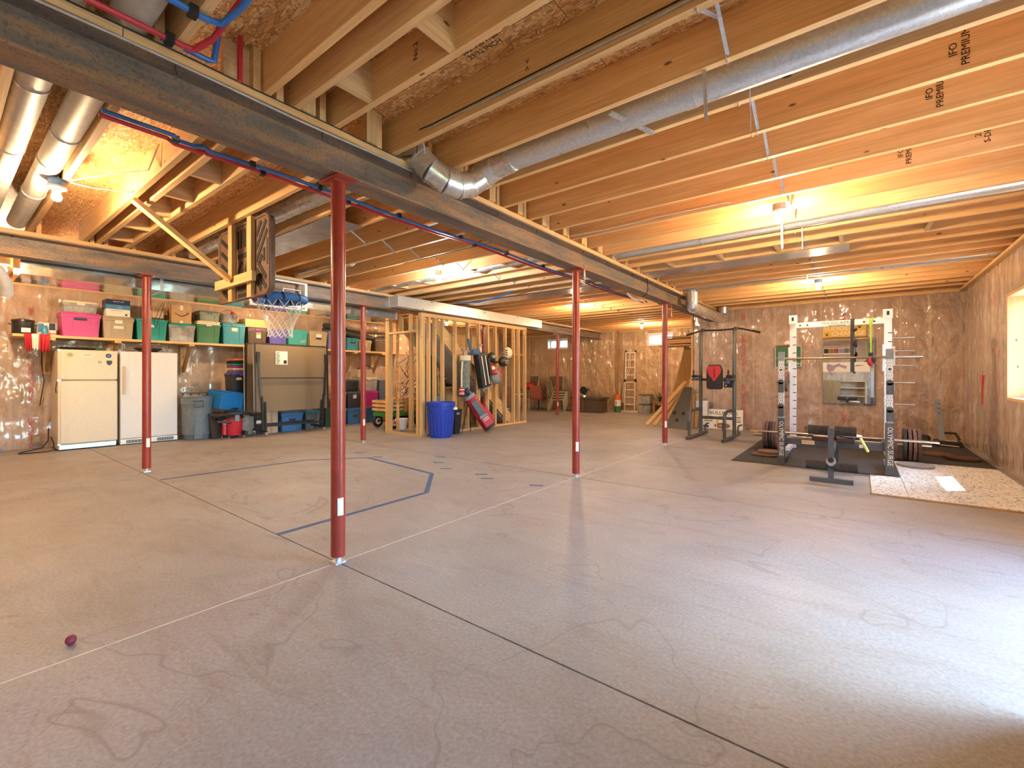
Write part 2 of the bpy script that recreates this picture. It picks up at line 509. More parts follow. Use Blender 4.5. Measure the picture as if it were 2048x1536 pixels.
m_tape = plain('blue_tape', (0.05, 0.10, 0.22), 0.7)
m_chest = wood('dark_chest_wood', 2, (0.075, 0.05, 0.03), (0.15, 0.10, 0.06), False)
# ------------------------------------------------------------------ setting: floor, walls, ceiling
XL, XR, YB, YF, YG = -8.15, 4.10, -4.60, 12.75, 9.44
CEIL, HJ = 2.935, 2.71

floor = struct(M().box(XL - .1, 4.3, YB - .1, YF + .1, -.10, -.008).build('floor', m_joint))
xs = [XL - .1, -4.37, 0.0, 4.3]; ys = [YB - .1, 0.0, 3.05, 6.12, 9.2, YF + .1]
for i in range(3):
    for j in range(5):
        g = 0.005
        M().box(xs[i] + g * (i > 0), xs[i + 1] - g, ys[j] + g, ys[j + 1] - g, -.008, 0).build('slab', m_conc, floor)
# the long joint under the near beam has been chalked pale
M().box(-.004, .004, YB, 7.5, -.008, -.0005).build('joint_filler', m_chalk, floor)

def sheet(name, m, P, U, Nn, lu, lv, holes=(), seed=0, amp=0.03, step=0.04):
    P = Vector(P); U = Vector(U); Nn = Vector(Nn); Z = Vector((0, 0, 1))
    def lines(L, marks):
        k = sorted(set([0, L] + list(marks))); out = []
        for a, b in zip(k[:-1], k[1:]):
            n = max(1, int(math.ceil((b - a) / step)))
            out += [a + (b - a) * i / n for i in range(n)]
        return out + [L]
    us = lines(lu, [h[0] for h in holes] + [h[1] for h in holes])
    vs = lines(lv, [h[2] for h in holes] + [h[3] for h in holes])
    V = []; F = []
    for v in vs:
        for u in us:
            st = abs(math.sin(PI * u / 0.4064)) ** 0.6
            d = 0.5 * amp * st + amp * 0.9 * noise.noise(Vector((u * 2.6, v * 0.8, seed))) * st
            d += amp * 0.5 * noise.noise(Vector((u * 5 + v * 2.2, v * 3.1, seed + 9)))
            d += amp * 0.5 * noise.noise(Vector((u * 11, v * 2.0, seed + 4)))
            d += 0.010 * noise.noise(Vector((u * 9 + v * 6, v * 8 - u * 3, seed + 2))) + 0.006 * noise.noise(Vector((u * 22 - v * 9, v * 17, seed + 6)))
            fade = min(1, u / .08, (lu - u) / .08, v / .08, (lv - v) / .08)
            for h in holes:
                du = max(h[0] - u, u - h[1], 0); dv = max(h[2] - v, v - h[3], 0)
                fade = min(fade, max(du, dv) / .12)
            V.append(P + U * u + Z * v + Nn * (d * max(0, fade)))
    n = len(us)
    for j in range(len(vs) - 1):
        for i in range(n - 1):
            cu = (us[i] + us[i + 1]) / 2; cv = (vs[j] + vs[j + 1]) / 2
            if any(h[0] < cu < h[1] and h[2] < cv < h[3] for h in holes): continue
            F.append((j * n + i, j * n + i + 1, (j + 1) * n + i + 1, (j + 1) * n + i))
    return struct(M().add(V, F).build(name, m, smooth=True))

HW = 2.70
wl = sheet('wall_left', m_barL, (XL, YB, 0), (0, 1, 0), (1, 0, 0), YF - YB, HW, seed=1)
wr = sheet('wall_right', m_barR, (XR, YB, 0), (0, 1, 0), (-1, 0, 0), YG - YB, HW, seed=2, amp=0.020,
           holes=((5.42 - YB, 6.58 - YB, 0.89, 2.2), (0.86 - YB, 2.74 - YB, 0.0, 2.1), (-3.2 - YB, -1.05 - YB, 0.75, 2.1)))
wg = sheet('wall_gym', m_barG, (-.48, YG, 0), (1, 0, 0), (0, -1, 0), XR + .48, HW, seed=3)
wj = sheet('wall_return', m_barG, (-.48, YG, 0), (0, 1, 0), (-1, 0, 0), YF - YG, HW, seed=4, amp=0.01)
wf = sheet('wall_far', m_barF, (-3.83, YF, 0), (1, 0, 0), (0, -1, 0), 3.35, HW, seed=5, holes=((1.03, 1.83, 2.17, 2.58),))
wk = sheet('wall_jog', m_barF, (-3.83, 12.4, 0), (0, 1, 0), (1, 0, 0), .35, HW, seed=6, amp=0.01)
wx = sheet('wall_far_left', m_barF, (XL, 12.4, 0), (1, 0, 0), (0, -1, 0), XL * -1 - 3.83, HW, seed=7, holes=((XL * -1 - 6.5, XL * -1 - 5.62, 2.17, 2.55),))
wb = sheet('wall_back', m_barL, (XL, YB, 0), (1, 0, 0), (0, 1, 0), XR - XL, HW, seed=8)
M().box(-.5, -.46, YG - .03, YG + .03, 0, HW).build('corner_stud', m_studz, wg)
# rim boards above the walls
rim = struct(M().box(XL - .06, XL - .01, YB - .1, YF + .1, 2.66, 2.97).box(4.11, 4.16, YB - .1, YG + .1, 2.66, 2.97)
       .box(-.52, 4.16, YG + .01, YG + .06, 2.66, 2.97).box(XL, -.4, YF + .01, YF + .06, 2.66, 2.97).box(XL, -3.8, 12.41, 12.46, 2.66, 2.97)
       .box(XL - .06, 4.16, YB - .06, YB - .01, 2.66, 2.97).box(-.47, -.42, YG, YF, 2.66, 2.97).box(-3.86, -3.84, 12.4, YF, 2.66, 2.97).build('trim_1', m_woody))
sill = struct(M().box(XL - .05, XL + .03, YB, 12.4, 2.67, 2.71).box(4.03, 4.15, YB, YG, 2.67, 2.71).box(-.48, 4.1, YG - .06, YG + .05, 2.67, 2.71)
       .box(-3.8, -.48, YF - .05, YF + .05, 2.67, 2.71).box(XL, -3.83, 12.35, 12.42, 2.67, 2.71).build('trim_2', m_woody))

ceil = struct(M().box(XL - .1, 4.2, YB - .1, YF + .1, CEIL + .015, CEIL + .06).build('ceiling', m_osb))
sheet_me = {}
for i in range(6):
    for j in range(8):
        x0 = XL - .1 + i * 2.44; y0 = YB - .1 + (j + 0.0) * 2.44
        w = min(2.437, 4.2 - x0); d = 2.437
        if w <= 0.1 or y0 > YF: continue
        for h in (0, 1):
            yy = y0 + h * 1.22
            if yy > YF: continue
            k = round(w, 3)
            if k not in sheet_me:
                sheet_me[k] = M().box(0, w, 0, 1.217, 0, .016).mesh('subfloor_panel', m_osb)
            inst('subfloor_panel', sheet_me[k], ceil, (x0, yy, CEIL))

# joists: three spans lapped over the two steel beams
JT = 0.038
def joist_mesh(L): return M().box(0, L, -JT / 2, JT / 2, HJ, CEIL).mesh('joist', m_joist)
jR = joist_mesh(XR + .09 - (-.10)); jL = joist_mesh(4.37 + .20); jW = joist_mesh(-4.28 - XL); jS = joist_mesh(3.9)
RY = [-.46, -.30, -.055] + [.37 + .4064 * k for k in range(23)] + [-.87 - .4064 * k for k in range(9)]
LY = [-.93, -.51, -.39, -.14, .26, .71] + [1.10 + .4064 * k for k in range(28)] + [-1.335 - .4064 * k for k in range(8)]
joists = {}
for k, y in enumerate(RY):
    if y < 9.3:
        joists['R%d' % k] = inst('joist', jR, ceil, (-.10, y - JT / 2, 0))
for y in [9.55 + .4064 * k for k in range(8)]:
    inst('joist', jS, ceil, (-4.38, y, 0))
for k, y in enumerate(LY):
    if y < 12.3:
        inst('joist', jL, ceil, (-4.47, y - JT / 2, 0))
    if y < 12.3:
        inst('joist', jW, ceil, (XL + .005, y + .045, 0))
blk = lambda y0, y1: M().box(-JT / 2, JT / 2, y0, y1, HJ + .003, CEIL - .012).mesh('blocking', m_block)
b1 = blk(-.30, -.055 - JT); b2 = blk(-.39, -.14 - JT); b3 = blk(4.434, 4.84 - JT)
for x in (0.48, 1.12, 1.9, 2.7): inst('blocking', b1, ceil, (x, 0, 0))
for x in (-1.38, -2.0, -2.62, -3.3, -3.95): inst('blocking', b2, ceil, (x, 0, 0))
for x in (0.58, 1.22, 1.86, 2.48, 3.2): inst('blocking', b3, ceil, (x, 0, 0))
b4 = M().box(-JT / 2, JT / 2, 3.13, 3.50, HJ + .003, CEIL - .012).mesh('blocking', m_block)
for x in (-1.2, -1.8, -2.4, -3.0, -3.6): inst('blocking', b4, ceil, (x, 0, 0))
# end blocks standing on the beam plate, beside the laps
eb = M().box(-.0, .045, -.04, .04, HJ, CEIL - .004).mesh('end_block', m_studz)
for y in RY[2:26]:
    if y < 9.3: inst('end_block', eb, ceil, (.075, y - .20, 0))
inst('end_block', M().box(-.02, .02, -.1, .1, HJ, CEIL - .004).mesh('end_block', m_block), ceil, (.03, -.57, 0))
# crossed metal bridging between the joists, under the row of lamps
def strap(p0, p1, tail=True):
    mm = M(); p0 = Vector(p0); p1 = Vector(p1)
    mm.bar(p0, p1, .018, .003, (1, 0, 0))
    d = (p1 - p0).normalized()
    mm.bar(p0 + Vector((.008, 0, 0)), p1 + Vector((.008, 0, 0)), .003, .012, (1, 0, 0))
    return mm
me_a = strap((0, 0, HJ + .012), (0, .366, CEIL - .02)).bar((0, -.03, HJ - .003), (0, .012, HJ + .012), .024, .003, (1, 0, 0)).mesh('bridging_strap', m_strap)
me_b = strap((0, .366, HJ + .012), (0, 0, CEIL - .02)).bar((0, .40, HJ - .003), (0, .36, HJ + .012), .024, .003, (1, 0, 0)).mesh('bridging_strap', m_strap)
duct_bays = (.78, 3.628, 6.473)
for y in [.37 + .4064 * k for k in range(22)]:
    if any(abs(y - q) < .05 for q in duct_bays):
        # loose straps hanging beside the duct
        a = M().bar((0, 0, HJ), (.0, .03, HJ - .24), .022, .003, (1, 0, 0)).bar((.006, 0, HJ), (.006, .03, HJ - .24), .003, .014, (1, 0, 0)).mesh('bridging_strap', m_strap)
        inst('bridging_strap', a, ceil, (2.02, y - .02, 0))
        a2 = M().bar((0, .30, CEIL - .02), (.0, .33, HJ - .2), .022, .003, (1, 0, 0)).mesh('bridging_strap', m_strap)
        inst('bridging_strap', a2, ceil, (2.17, y, 0))
    else:
        inst('bridging_strap', me_a, ceil, (2.10, y, 0)); inst('bridging_strap', me_b, ceil, (2.13, y, 0))
for y in [1.1 + .4064 * k for k in range(26)]:
    if y < 12.2: inst('bridging_strap', me_a, ceil, (-1.9, y, 0)); inst('bridging_strap', me_b, ceil, (-1.87, y, 0))
# foil pans nailed under two bays
M().box(.12, 2.55, 4.84, 5.23, HJ - .006, HJ - .002).build('foil_pan', m_foil, ceil)
M().box(-3.9, -1.35, .715, 1.085, HJ - .006, HJ - .002).build('foil_pan', m_foil, ceil)
M().box(-3.9, -.3, 5.2, 5.6, HJ - .006, HJ - .002).build('foil_pan', m_foil, ceil)
# grading stamps printed on joists and panel
def stamp(s, x, y, z, size, parent=ceil):
    text('grade_stamp', s, size, (x, y - JT - .0012, z), (PI / 2, -PI / 2, 0), m_ink, parent, ext=.0005)
for (x, yi, s, dx) in ((3.03, 1.589, 'IFO\nPREMIUM', 0), (2.98, 1.995, 'IFO\nPREMIUM', 0), (3.62, 1.995, '[ 2 ]\n2x10', 0), (2.9, 2.808, 'IFO\nPREMIUM', 0), (3.3, 2.808, '2\nS-DRY', 0),
                        (.86, -.055, 'No.2', 0), (1.25, .37, '> <', 0)):
    stamp(s, x, yi, HJ + .12, .045)
text('panel_stamp', 'SIZED FOR SPACING\nEXPOSURE 1\n000  PRP-108\n23/32 INCH', .045, (1.05, .15, CEIL - .001), (PI, 0, 0), m_ink, ceil, ext=.0004)

# windows and the garden door
def window(name, along, a0, a1, z0, z1, pos, dirn, depth=.28, mull=True):
    # along: 'y' -> opening in the right wall (normal +X); 'x' -> opening in a far wall (normal +Y)
    w = struct(thing(name, 'window', None)); del w['label']
    def B(mm, u0, u1, d0, d1, q0, q1):
        if along == 'y': mm.box(pos + d0, pos + d1, u0, u1, q0, q1)
        else: mm.box(u0, u1, pos + d0, pos + d1, q0, q1)
    t = .035
    for (u0, u1, q0, q1) in ((a0, a0 + t, z0, z1), (a1 - t, a1, z0, z1), (a0 + t, a1 - t, z0, z0 + t), (a0 + t, a1 - t, z1 - t, z1)):
        mm = M(); B(mm, u0, u1, -.01, depth, q0, q1); mm.build('jamb', m_studz if along == 'y' else m_white, w)
    fr = M(); f = .045; d0, d1 = depth - .09, depth - .02
    for (u0, u1, q0, q1) in ((a0 + t, a0 + t + f, z0 + t, z1 - t), (a1 - t - f, a1 - t, z0 + t, z1 - t), (a0 + t + f, a1 - t - f, z0 + t, z0 + t + f), (a0 + t + f, a1 - t - f, z1 - t - f, z1 - t)):
        B(fr, u0, u1, d0, d1, q0, q1)
    if mull: B(fr, (a0 + a1) / 2 - .03, (a0 + a1) / 2 + .03, d0 - .004, d1 + .004, z0 + t + .01, z1 - t - .01)
    fr.build('frame', m_whitep, w)
    mid = (a0 + a1) / 2
    for (u0, u1) in (((a0 + t + f, mid - .03), (mid + .03, a1 - t - f)) if mull else ((a0 + t + f, a1 - t - f),)):
        mm = M(); B(mm, u0, u1, depth - .06, depth - .054, z0 + t + f, z1 - t - f); mm.build('pane', m_glass, w)
    return w
window('window_1', 'y', 5.42, 6.58, .89, 2.2, XR, 1, mull=False)
window('window_4', 'y', -3.2, -1.05, .75, 2.1, XR, 1)
window('door_1', 'y', .86, 2.74, .0, 2.1, XR, 1)
window('window_2', 'x', -2.8, -2.0, 2.17, 2.58, YF, 1, .22)
window('window_3', 'x', -6.5, -5.62, 2.17, 2.55, 12.4, 1, .22)

# outdoors: lawn and an unseen deck added to narrow the sun patch
m_grass = plain('lawn', (0.10, 0.16, 0.05), 0.9, 0, 0.3, 3)
m_deck = wood('deck_boards', 1, (0.30, 0.22, 0.15), (0.42, 0.32, 0.22), False)
m_patio = plain('patio_slab', (0.50, 0.49, 0.47), 0.85)
struct(M().box(4.36, 40, -30, 40, -.4, -.12).build('ground', m_grass))
struct(M().box(4.38, 9.0, -3, 9.2, -.12, -.03).build('patio', m_patio))
deck = thing('added_deck', 'unseen timber deck on posts, added outside to limit the sun', 'deck', (5.15, 2.5, 2.9)); deck['kind'] = 'structure'
del deck['category']
bme = M().box(-.07, .07, -6.2, 6.2, 0, .035).mesh('deck_board', m_deck)
for k in range(6): inst('deck_board', bme, deck, (-.72 + .145 * k, 0, 0))
for y in (-6, -2, 2, 6): M().box(-.06, .06, y - .06, y + .06, -2.93, 0).build('deck_post', m_deck, deck)
# ------------------------------------------------------------------ steel beams and posts
def beam(name, label, x, y0, y1):
    t = thing(name, label, 'beam', (x, y0, 0), 0, 'steel ceiling beams')
    L = y1 - y0; w, tf, tw = .095, .014, .006
    pr = [(-w, 2.44), (w, 2.44), (w, 2.44 + tf), (tw, 2.44 + tf + .012), (tw, 2.653 - .012), (w, 2.653), (w, 2.667), (-w, 2.667), (-w, 2.653), (-tw, 2.653 - .012), (-tw, 2.44 + tf + .012), (-w, 2.44 + tf)]
    M().prism(pr, 0, L, 'y').build('steel_section', m_beam, t)
    n = int(L / 3.6) + 1
    for k in range(n):
        M().box(-w, w, L * k / n + .002, L * (k + 1) / n - .002, 2.668, 2.709).build('wood_plate', m_woody, t)
    bn = M()
    for k in range(int(L / .8)):
        y = .5 + k * .8 + random.uniform(-.2, .2)
        bn.tube([(w - .012, y, 2.668), (w - .012, y, 2.64), (w - .03, y + .012, 2.625)], .0035, 5)
    o = bn.build('bent_nail', m_blackm, t); o['kind'] = 'stuff'
    return t
beam('steel_beam', 'rusty steel I-beam nearest the camera, crossing the picture from upper left', 0, YB, YG + .05)
beam('steel_beam', 'dark mottled steel I-beam farther back, above the trash cans and stud wall', -4.37, YB, 12.5)

def post(x, y, label, lab=True):
    t = thing('steel_post', label, 'post', (x, y, 0), 0, 'red steel posts')
    M().cyl((0, 0, .045), (0, 0, 2.425), .0445, n=24).build('pole', m_red, t, True)
    M().box(-.11, .11, -.07, .07, 2.426, 2.438).box(-.05, .05, -.05, .05, 2.415, 2.426).build('cap_plate', m_red, t)
    M().cyl((0, 0, .0), (0, 0, .05), .018, n=12).box(-.035, .035, -.035, .035, 0, .012).build('screw_foot', m_galv, t)
    if lab:
        R = Matrix.Rotation(math.atan2(y + 1.589, x - 2.628) + PI + .35, 3, 'Z')
        pts = []; fs = []
        for i in range(5):
            a = -.42 + .21 * i
            for z in (.31, .42): pts.append(R @ Vector((.0456 * math.cos(a), .0456 * math.sin(a), z)))
        for i in range(4): fs.append((2 * i, 2 * i + 2, 2 * i + 3, 2 * i + 1))
        M().add(pts, fs).build('paper_label', m_paper, t)
    return t
post(0, 0, 'red steel post nearest the camera, standing where the floor joints cross')
post(0, 3.05, 'second red post along the near beam, right of the golf bags')
post(0, 6.12, 'third red post along the near beam, before the leaning boards and far window')
post(-4.37, .05, 'red post in front of the white upright freezer')
post(-4.37, 3.13, 'red post left of the stair closet, in front of the wagon')
post(-4.37, 6.38, 'red post inside the stud wall between the hanging golf bag and the caps', False)
post(-4.37, 9.67, 'farthest red post, before the stacked chairs')
cl = thing('beam_clamp', 'steel clamp around the top of the second post', 'clamp', (.06, 3.0, 2.33))
M().tube([(.06, 0, .13), (.08, 0, .1), (.08, 0, -.05), (.05, 0, -.09), (0, 0, -.09)], .009, 8).build('hook', m_steel, cl, True)
cl2 = thing('beam_clamp', 'rust red clamp hanging beside the top of the third post', 'clamp', (.06, 6.12, 2.3))
M().tube([(.03, 0, .14), (.05, 0, .1), (.05, 0, -.1), (.03, 0, -.13), (.01, 0, -.1)], .009, 8).build('hook', m_red, cl2, True)

# ------------------------------------------------------------------ lamps: bare bulbs on ceiling boxes
m_bulb = glow('bulb_glow', (1.0, 0.70, 0.40), BULB_STRENGTH)
m_bulbw = glow('bulb_glow_white', (0.92, 0.96, 1.0), BULB_STRENGTH)
m_box = plain('blue_electrical_box', (0.10, 0.22, 0.45), 0.5)
def lamp(x, y, label, white=False, boxcol=None):
    t = thing('bare_bulb_lamp', label, 'ceiling lamp', (x, y, HJ), 0, 'bare bulbs on the joists')
    M().cyl((0, 0, -.045), (0, 0, .012), .052, n=18).build('junction_box', boxcol or m_box, t, True)
    M().lathe([(.056, -.062), (.060, -.056), (.060, -.046), (.05, -.045)], n=20).build('lampholder', m_whitep, t, True)
    M().lathe([(.024, -.062), (.026, -.085), (.022, -.09)], n=16).build('socket', m_whitep, t, True)
    M().lathe([(.012, -.088), (.020, -.098), (.030, -.118), (.031, -.132), (.024, -.150), (.010, -.158)], n=14).build('bulb', m_bulbw if white else m_bulb, t, True)
lamp(-2.31, -.99, 'lit bare bulb at upper left beside the round vent pipe', boxcol=m_box)
lamp(2.07, 3.03, 'lit bare bulb among the right-hand joists near the bench rack, nearer one', boxcol=m_gray)
lamp(-2.2, 2.93, 'white lit bulb in the middle bay above the long duct', True, m_steel)
lamp(2.13, 6.98, 'lit bare bulb above the weight rack near the gym wall', boxcol=m_box)
lamp(-2.28, 10.86, 'lit bare bulb before the far basement windows', boxcol=m_gray)
lamp(-6.25, 7.0, 'lit bare bulb behind the stair wall', boxcol=m_gray)
lamp(-2.2, -3.3, 'bare bulb added behind the camera to warm the left floor', boxcol=m_gray)  # added unseen lamp, warms the left foreground
lamp(-6.25, -1.0, 'lit bare bulb over the fridge, hidden behind the flat duct', boxcol=m_gray)
lamp(-6.25, 3.0, 'lit bare bulb over the folded table, hidden behind the flat duct', boxcol=m_gray)
lamp(-2.2, 6.9, 'lit bare bulb in the middle bay beyond the white one', boxcol=m_gray)

# ------------------------------------------------------------------ ducts and pipes
def duct(name, label, cat, segs, r, m, grp=None, seams=()):
    t = thing(name, label, cat, segs[0], 0, grp)
    o = Vector(segs[0])
    M().tube([Vector(p) - o for p in segs], r, 20).build('pipe', m, t, True)
    for (p, d) in seams:
        p = Vector(p) - o; d = Vector(d).normalized()
        M().cyl(p - d * .012, p + d * .012, r + .005, n=20).build('joint_band', m_strap, t, True)
    return t
# near duct: along the right bay, U elbow under a joist, then over the beam to the left bay
t = thing('round_duct', 'long galvanized round duct with segmented elbow looping under a joist at the near beam', 'duct', (.62, .97, 2.74), 0, 'round ducts')
o = Vector((.62, .97, 2.74))
def L(p): return Vector(p) - o
for (a, b) in ((.62, 1.9), (1.9, 3.2), (3.2, 4.05)):
    M().cyl(L((a, .97, 2.755)), L((b, .97, 2.755)), .082, n=22).build('pipe', m_galv, t, True)
    M().cyl(L((b - .03, .97, 2.755)), L((b + .03, .97, 2.755)), .086, n=22).build('joint_band', m_strap, t, True)
pts = []
for i in range(7):      # U of 6 gores, from the right bay under the joist up into the next bay
    a = PI * i / 6
    pts.append((.33 + .24 * max(0, math.cos(a)) , .76 + .20 * math.cos(a) , 2.72 - .21 * math.sin(a)))
pts = [(.66, .97, 2.755), (.50, .97, 2.745)] + [(.40, .945, 2.69), (.335, .87, 2.62), (.30, .78, 2.59), (.27, .68, 2.60), (.22, .585, 2.655), (.16, .54, 2.735), (.05, .53, 2.80)]
for a, b in zip(pts[:-1], pts[1:]):
    A = L(a); B = L(b); d = (B - A).normalized()
    M().cyl(A - d * .012, B + d * .012, .092, n=20).build('elbow_gore', m_galvw, t, True)
    M().cyl(B - d * .008, B + d * .008, .097, n=20).build('gore_seam', m_strap, t, True)
M().cyl(L((.06, .53, 2.80)), L((-4.3, .49, 2.80)), .082, n=22).build('pipe', m_galvw, t, True)
for x in (1.12, ):
    M().bar(L((1.5, .79, 2.70)), L((1.62, 1.16, 2.70)), .03, .012).build('hanger_strap', m_strap, t)
duct('round_duct', 'galvanized round duct between the joists beyond the nearer right-hand bulb', 'duct', [(4.05, 3.86, 2.79), (.1, 3.86, 2.79)], .075, m_galv, 'round ducts', [((2.9, 3.86, 2.79), (1, 0, 0)), ((1.2, 3.86, 2.79), (1, 0, 0))])
duct('round_duct', 'thin far round duct between the joists close to the gym wall', 'duct', [(4.05, 6.68, 2.79), (.1, 6.68, 2.79)], .07, m_galv, 'round ducts', [((2.6, 6.68, 2.79), (1, 0, 0))])
# riser and trunk at the far end of the near beam
t = thing('round_duct', 'short thick round duct hung along the far end of the near beam below the joists', 'duct', (.23, 6.9, 2.5), 0, 'round ducts')
M().cyl((0, 0, .25), (0, 0, .03), .10, n=20).build('riser', m_galv, t, True)
M().tube([(0, -.02, .06), (0, .0, -.02), (0, .10, -.05)], .104, 20).build('elbow', m_galv, t, True)
M().cyl((0, .06, -.05), (.02, 2.1, -.05), .102, n=22).build('pipe', m_galvw, t, True)
M().tube([(.02, 2.1, -.05), (.03, 2.22, -.03), (.03, 2.3, .05), (.03, 2.3, .22)], .105, 20).build('elbow', m_galv, t, True)
M().cyl((0, 1.0, -.05), (0, 1.03, -.05), .106, n=22).build('joint_band', m_strap, t, True)
# pale vent pipes in the near left bays, running over the beam
m_pvc = plain('pale_pipe', (0.55, 0.51, 0.44), 0.5, 0.15)
p = duct('vent_pipe', 'pale round pipe with handwriting beside the upper-left bulb', 'pipe', [(2.2, -1.045, 2.79), (-4.27, -1.045, 2.79)], .073, m_pvc, None, [((-1.5, -1.045, 2.79), (1, 0, 0)), ((-2.1, -1.045, 2.79), (1, 0, 0)), ((-3.0, -1.045, 2.79), (1, 0, 0))])
text('handwriting', 'BASSMAN', .055, (.42 - 2.2, -.062, -.045), (PI / 2 + .95, 0, .02), m_ink, p)
duct('vent_pipe', 'pale round pipe at the left edge of the picture under the joists', 'pipe', [(1.8, -1.255, 2.79), (-4.27, -1.255, 2.79)], .073, m_pvc, None, [((-2.0, -1.255, 2.79), (1, 0, 0)), ((-.9, -1.255, 2.79), (1, 0, 0))])
duct('vent_pipe', 'small pale elbow pipe between the two vent pipes over the near beam', 'pipe', [(.25, -1.15, 2.76), (.32, -1.15, 2.73), (.45, -1.15, 2.75), (.50, -1.15, 2.93)], .03, m_pvc)
duct('vent_pipe', 'grey round pipe in the middle bay above the white bulb', 'pipe', [(-.5, 3.3, 2.76), (-4.2, 3.28, 2.76)], .06, m_galvw)
duct('vent_pipe', 'grey round pipe with insulated end in the middle bay, left of the white bulb', 'pipe', [(-2.9, 1.95, 2.78), (-4.3, 1.93, 2.78)], .075, m_foil)
duct('vent_pipe', 'white open-ended pipe above the long sheet duct', 'pipe', [(-1.9, 4.02, 2.77), (-4.1, 4.0, 2.77)], .05, m_pvc)
duct('vent_pipe', 'white plastic pipe elbow under the far beam at the left edge', 'pipe', [(-4.62, -1.45, 2.37), (-4.62, -1.25, 2.37), (-4.66, -1.14, 2.33), (-4.78, -1.08, 2.20), (-4.9, -1.07, 2.1)], .05, m_whitep)

# sheet-metal trunk ducts along the far beam
t = thing('sheet_metal_duct', 'flat galvanized duct behind the far beam, over the shelf of totes', 'duct', (-4.9, -1.0, 2.3))
for k in range(4):
    y0 = 0 + 1.25 * k
    M().box(-.36, .36, y0 + .004, y0 + 1.246, 0, .30).build('duct_section', m_galvd, t)
    M().box(-.366, .366, y0 + 1.23, y0 + 1.262, -.008, .306).build('drive_cleat', m_galv, t)
t = thing('sheet_metal_duct', 'long rectangular duct hung along the far beam over the stud wall', 'duct', (-4.13, 3.6, 2.46))
for k in range(4):
    M().box(-.13, .13, 1.17 * k + .003, 1.17 * k + 1.167, 0, .20).build('duct_section', m_galv, t)
    M().box(-.134, .134, 1.17 * k + 1.155, 1.17 * k + 1.18, -.005, .205).build('drive_cleat', m_strap, t)
M().box(-.24, -.12, .0, .5, 0, .20).build('side_boot', m_galv, t)

# PEX lines under the beam
def pex(label, pts, m, grp=None, r=.0135, fit=()):
    t = thing('water_pipe', label, 'pipe', pts[0], 0, grp)
    o = Vector(pts[0])
    M().tube([Vector(p) - o for p in pts], r, 8).build('tubing', m, t, True)
    for p in fit:
        p = Vector(p) - o
        M().box(p.x - .022, p.x + .022, p.y - .016, p.y + .016, p.z - .02, p.z + .02).build('clip', m_black, t)
    return t
def sag(x, ys, z, s): return [(x + .01 * math.sin(3 * y + s), y, z - .018 * abs(math.sin(1.3 * y + s))) for y in ys]
ysA = [-.46 + .25 * k for k in range(32)]
pex('blue water pipe clipped under the joists along the left side of the near beam', [(-.75, -1.0, 2.690), (-.75, -.66, 2.690), (-.80, -.62, 2.690), (-.80, -.54, 2.690), (-.76, -.50, 2.690)] + sag(-.765, ysA, 2.690, 0), m_pexb, fit=[(-.80, -.64, 2.69), (-.765, -.2, 2.685), (-.765, .3, 2.685), (-.765, 1.08, 2.685), (-.765, 1.9, 2.685), (-.765, 2.7, 2.685), (-.765, 3.5, 2.685), (-.765, 4.8, 2.685)])
pex('red water pipe clipped under the joists beside the blue one', [(-.82, -1.0, 2.690), (-.82, -.68, 2.690), (-.87, -.63, 2.690), (-.87, -.50, 2.690), (-.84, -.46, 2.690)] + sag(-.84, ysA, 2.690, .4), m_pexr, fit=[(-.84, -.1, 2.685), (-.84, .6, 2.685), (-.84, 2.2, 2.685)])
pex('red water pipe crossing above the upper end of the near beam', [(.2, -2.2, 2.69), (.2, -.89, 2.69), (.21, -.85, 2.69), (.30, -.80, 2.73), (1.4, -.80, 2.8)], m_pexr, fit=[(.2, -.94, 2.69)])
pex('blue water pipe crossing above the upper end of the near beam', [(.46, -2.0, 2.69), (.46, -.88, 2.69), (.48, -.83, 2.69), (.60, -.80, 2.72), (1.5, -.78, 2.78)], m_pexb, fit=[(.46, -.93, 2.69)])
pex('short blue water pipe bend rising into the subfloor near the beam', [(.12, -.95, 2.73), (.12, -.76, 2.73), (.125, -.74, 2.735), (.15, -.72, 2.93)], m_pexb)
pex('short red riser pipe beside the beam block', [(.12, -.62, 2.70), (.12, -.62, 2.93)], m_pexr)
pex('loose blue pipe drooping in the middle bay', [(-3.9, 5.0, 2.68), (-3.2, 4.9, 2.62), (-2.5, 4.8, 2.66), (-2.2, 4.75, 2.72)], m_pexb)

# cables
def cable(label, pts, m=m_wire, r=.006):
    o = M().tube([Vector(p) - Vector(pts[0]) for p in pts], r, 6).build('cable', m, smooth=True, loc=pts[0])
    return tag(o, label, 'cable')
cable('grey cable stapled along the top plate of the near beam', [(.101, -2.5 + .2 * k, 2.652 + .004 * math.sin(k)) for k in range(16)] + [(.14, .62, 2.70), (.35, .40, 2.76)] + [(.5 + .35 * k, .325 + .004 * math.sin(k * 2), 2.745 + .006 * math.cos(k)) for k in range(11)], m_wire, .0055)
cable('dark cable running beside the grey one along the joist above the elbow duct', [(.104, -1.8 + .2 * k, 2.706 + .002 * math.sin(k * 1.7)) for k in range(12)] + [(.2, .47, 2.73), (.40, .33, 2.775)] + [(.5 + .35 * k, .326, 2.765) for k in range(11)], m_black, .0035)
cable('cream cable swagged between joists at upper left', [(-2.31, -.98, 2.72), (-2.2, -.8, 2.69), (-2.1, -.58, 2.70), (-2.1, -.56, 2.72)], m_wirew, .005)
cable('cream cable reaching from the left bulb to the doubled joist', [(-2.36, -.98, 2.71), (-1.9, -.75, 2.735), (-1.55, -.60, 2.72), (-1.45, -.56, 2.9)], m_wirew, .005)
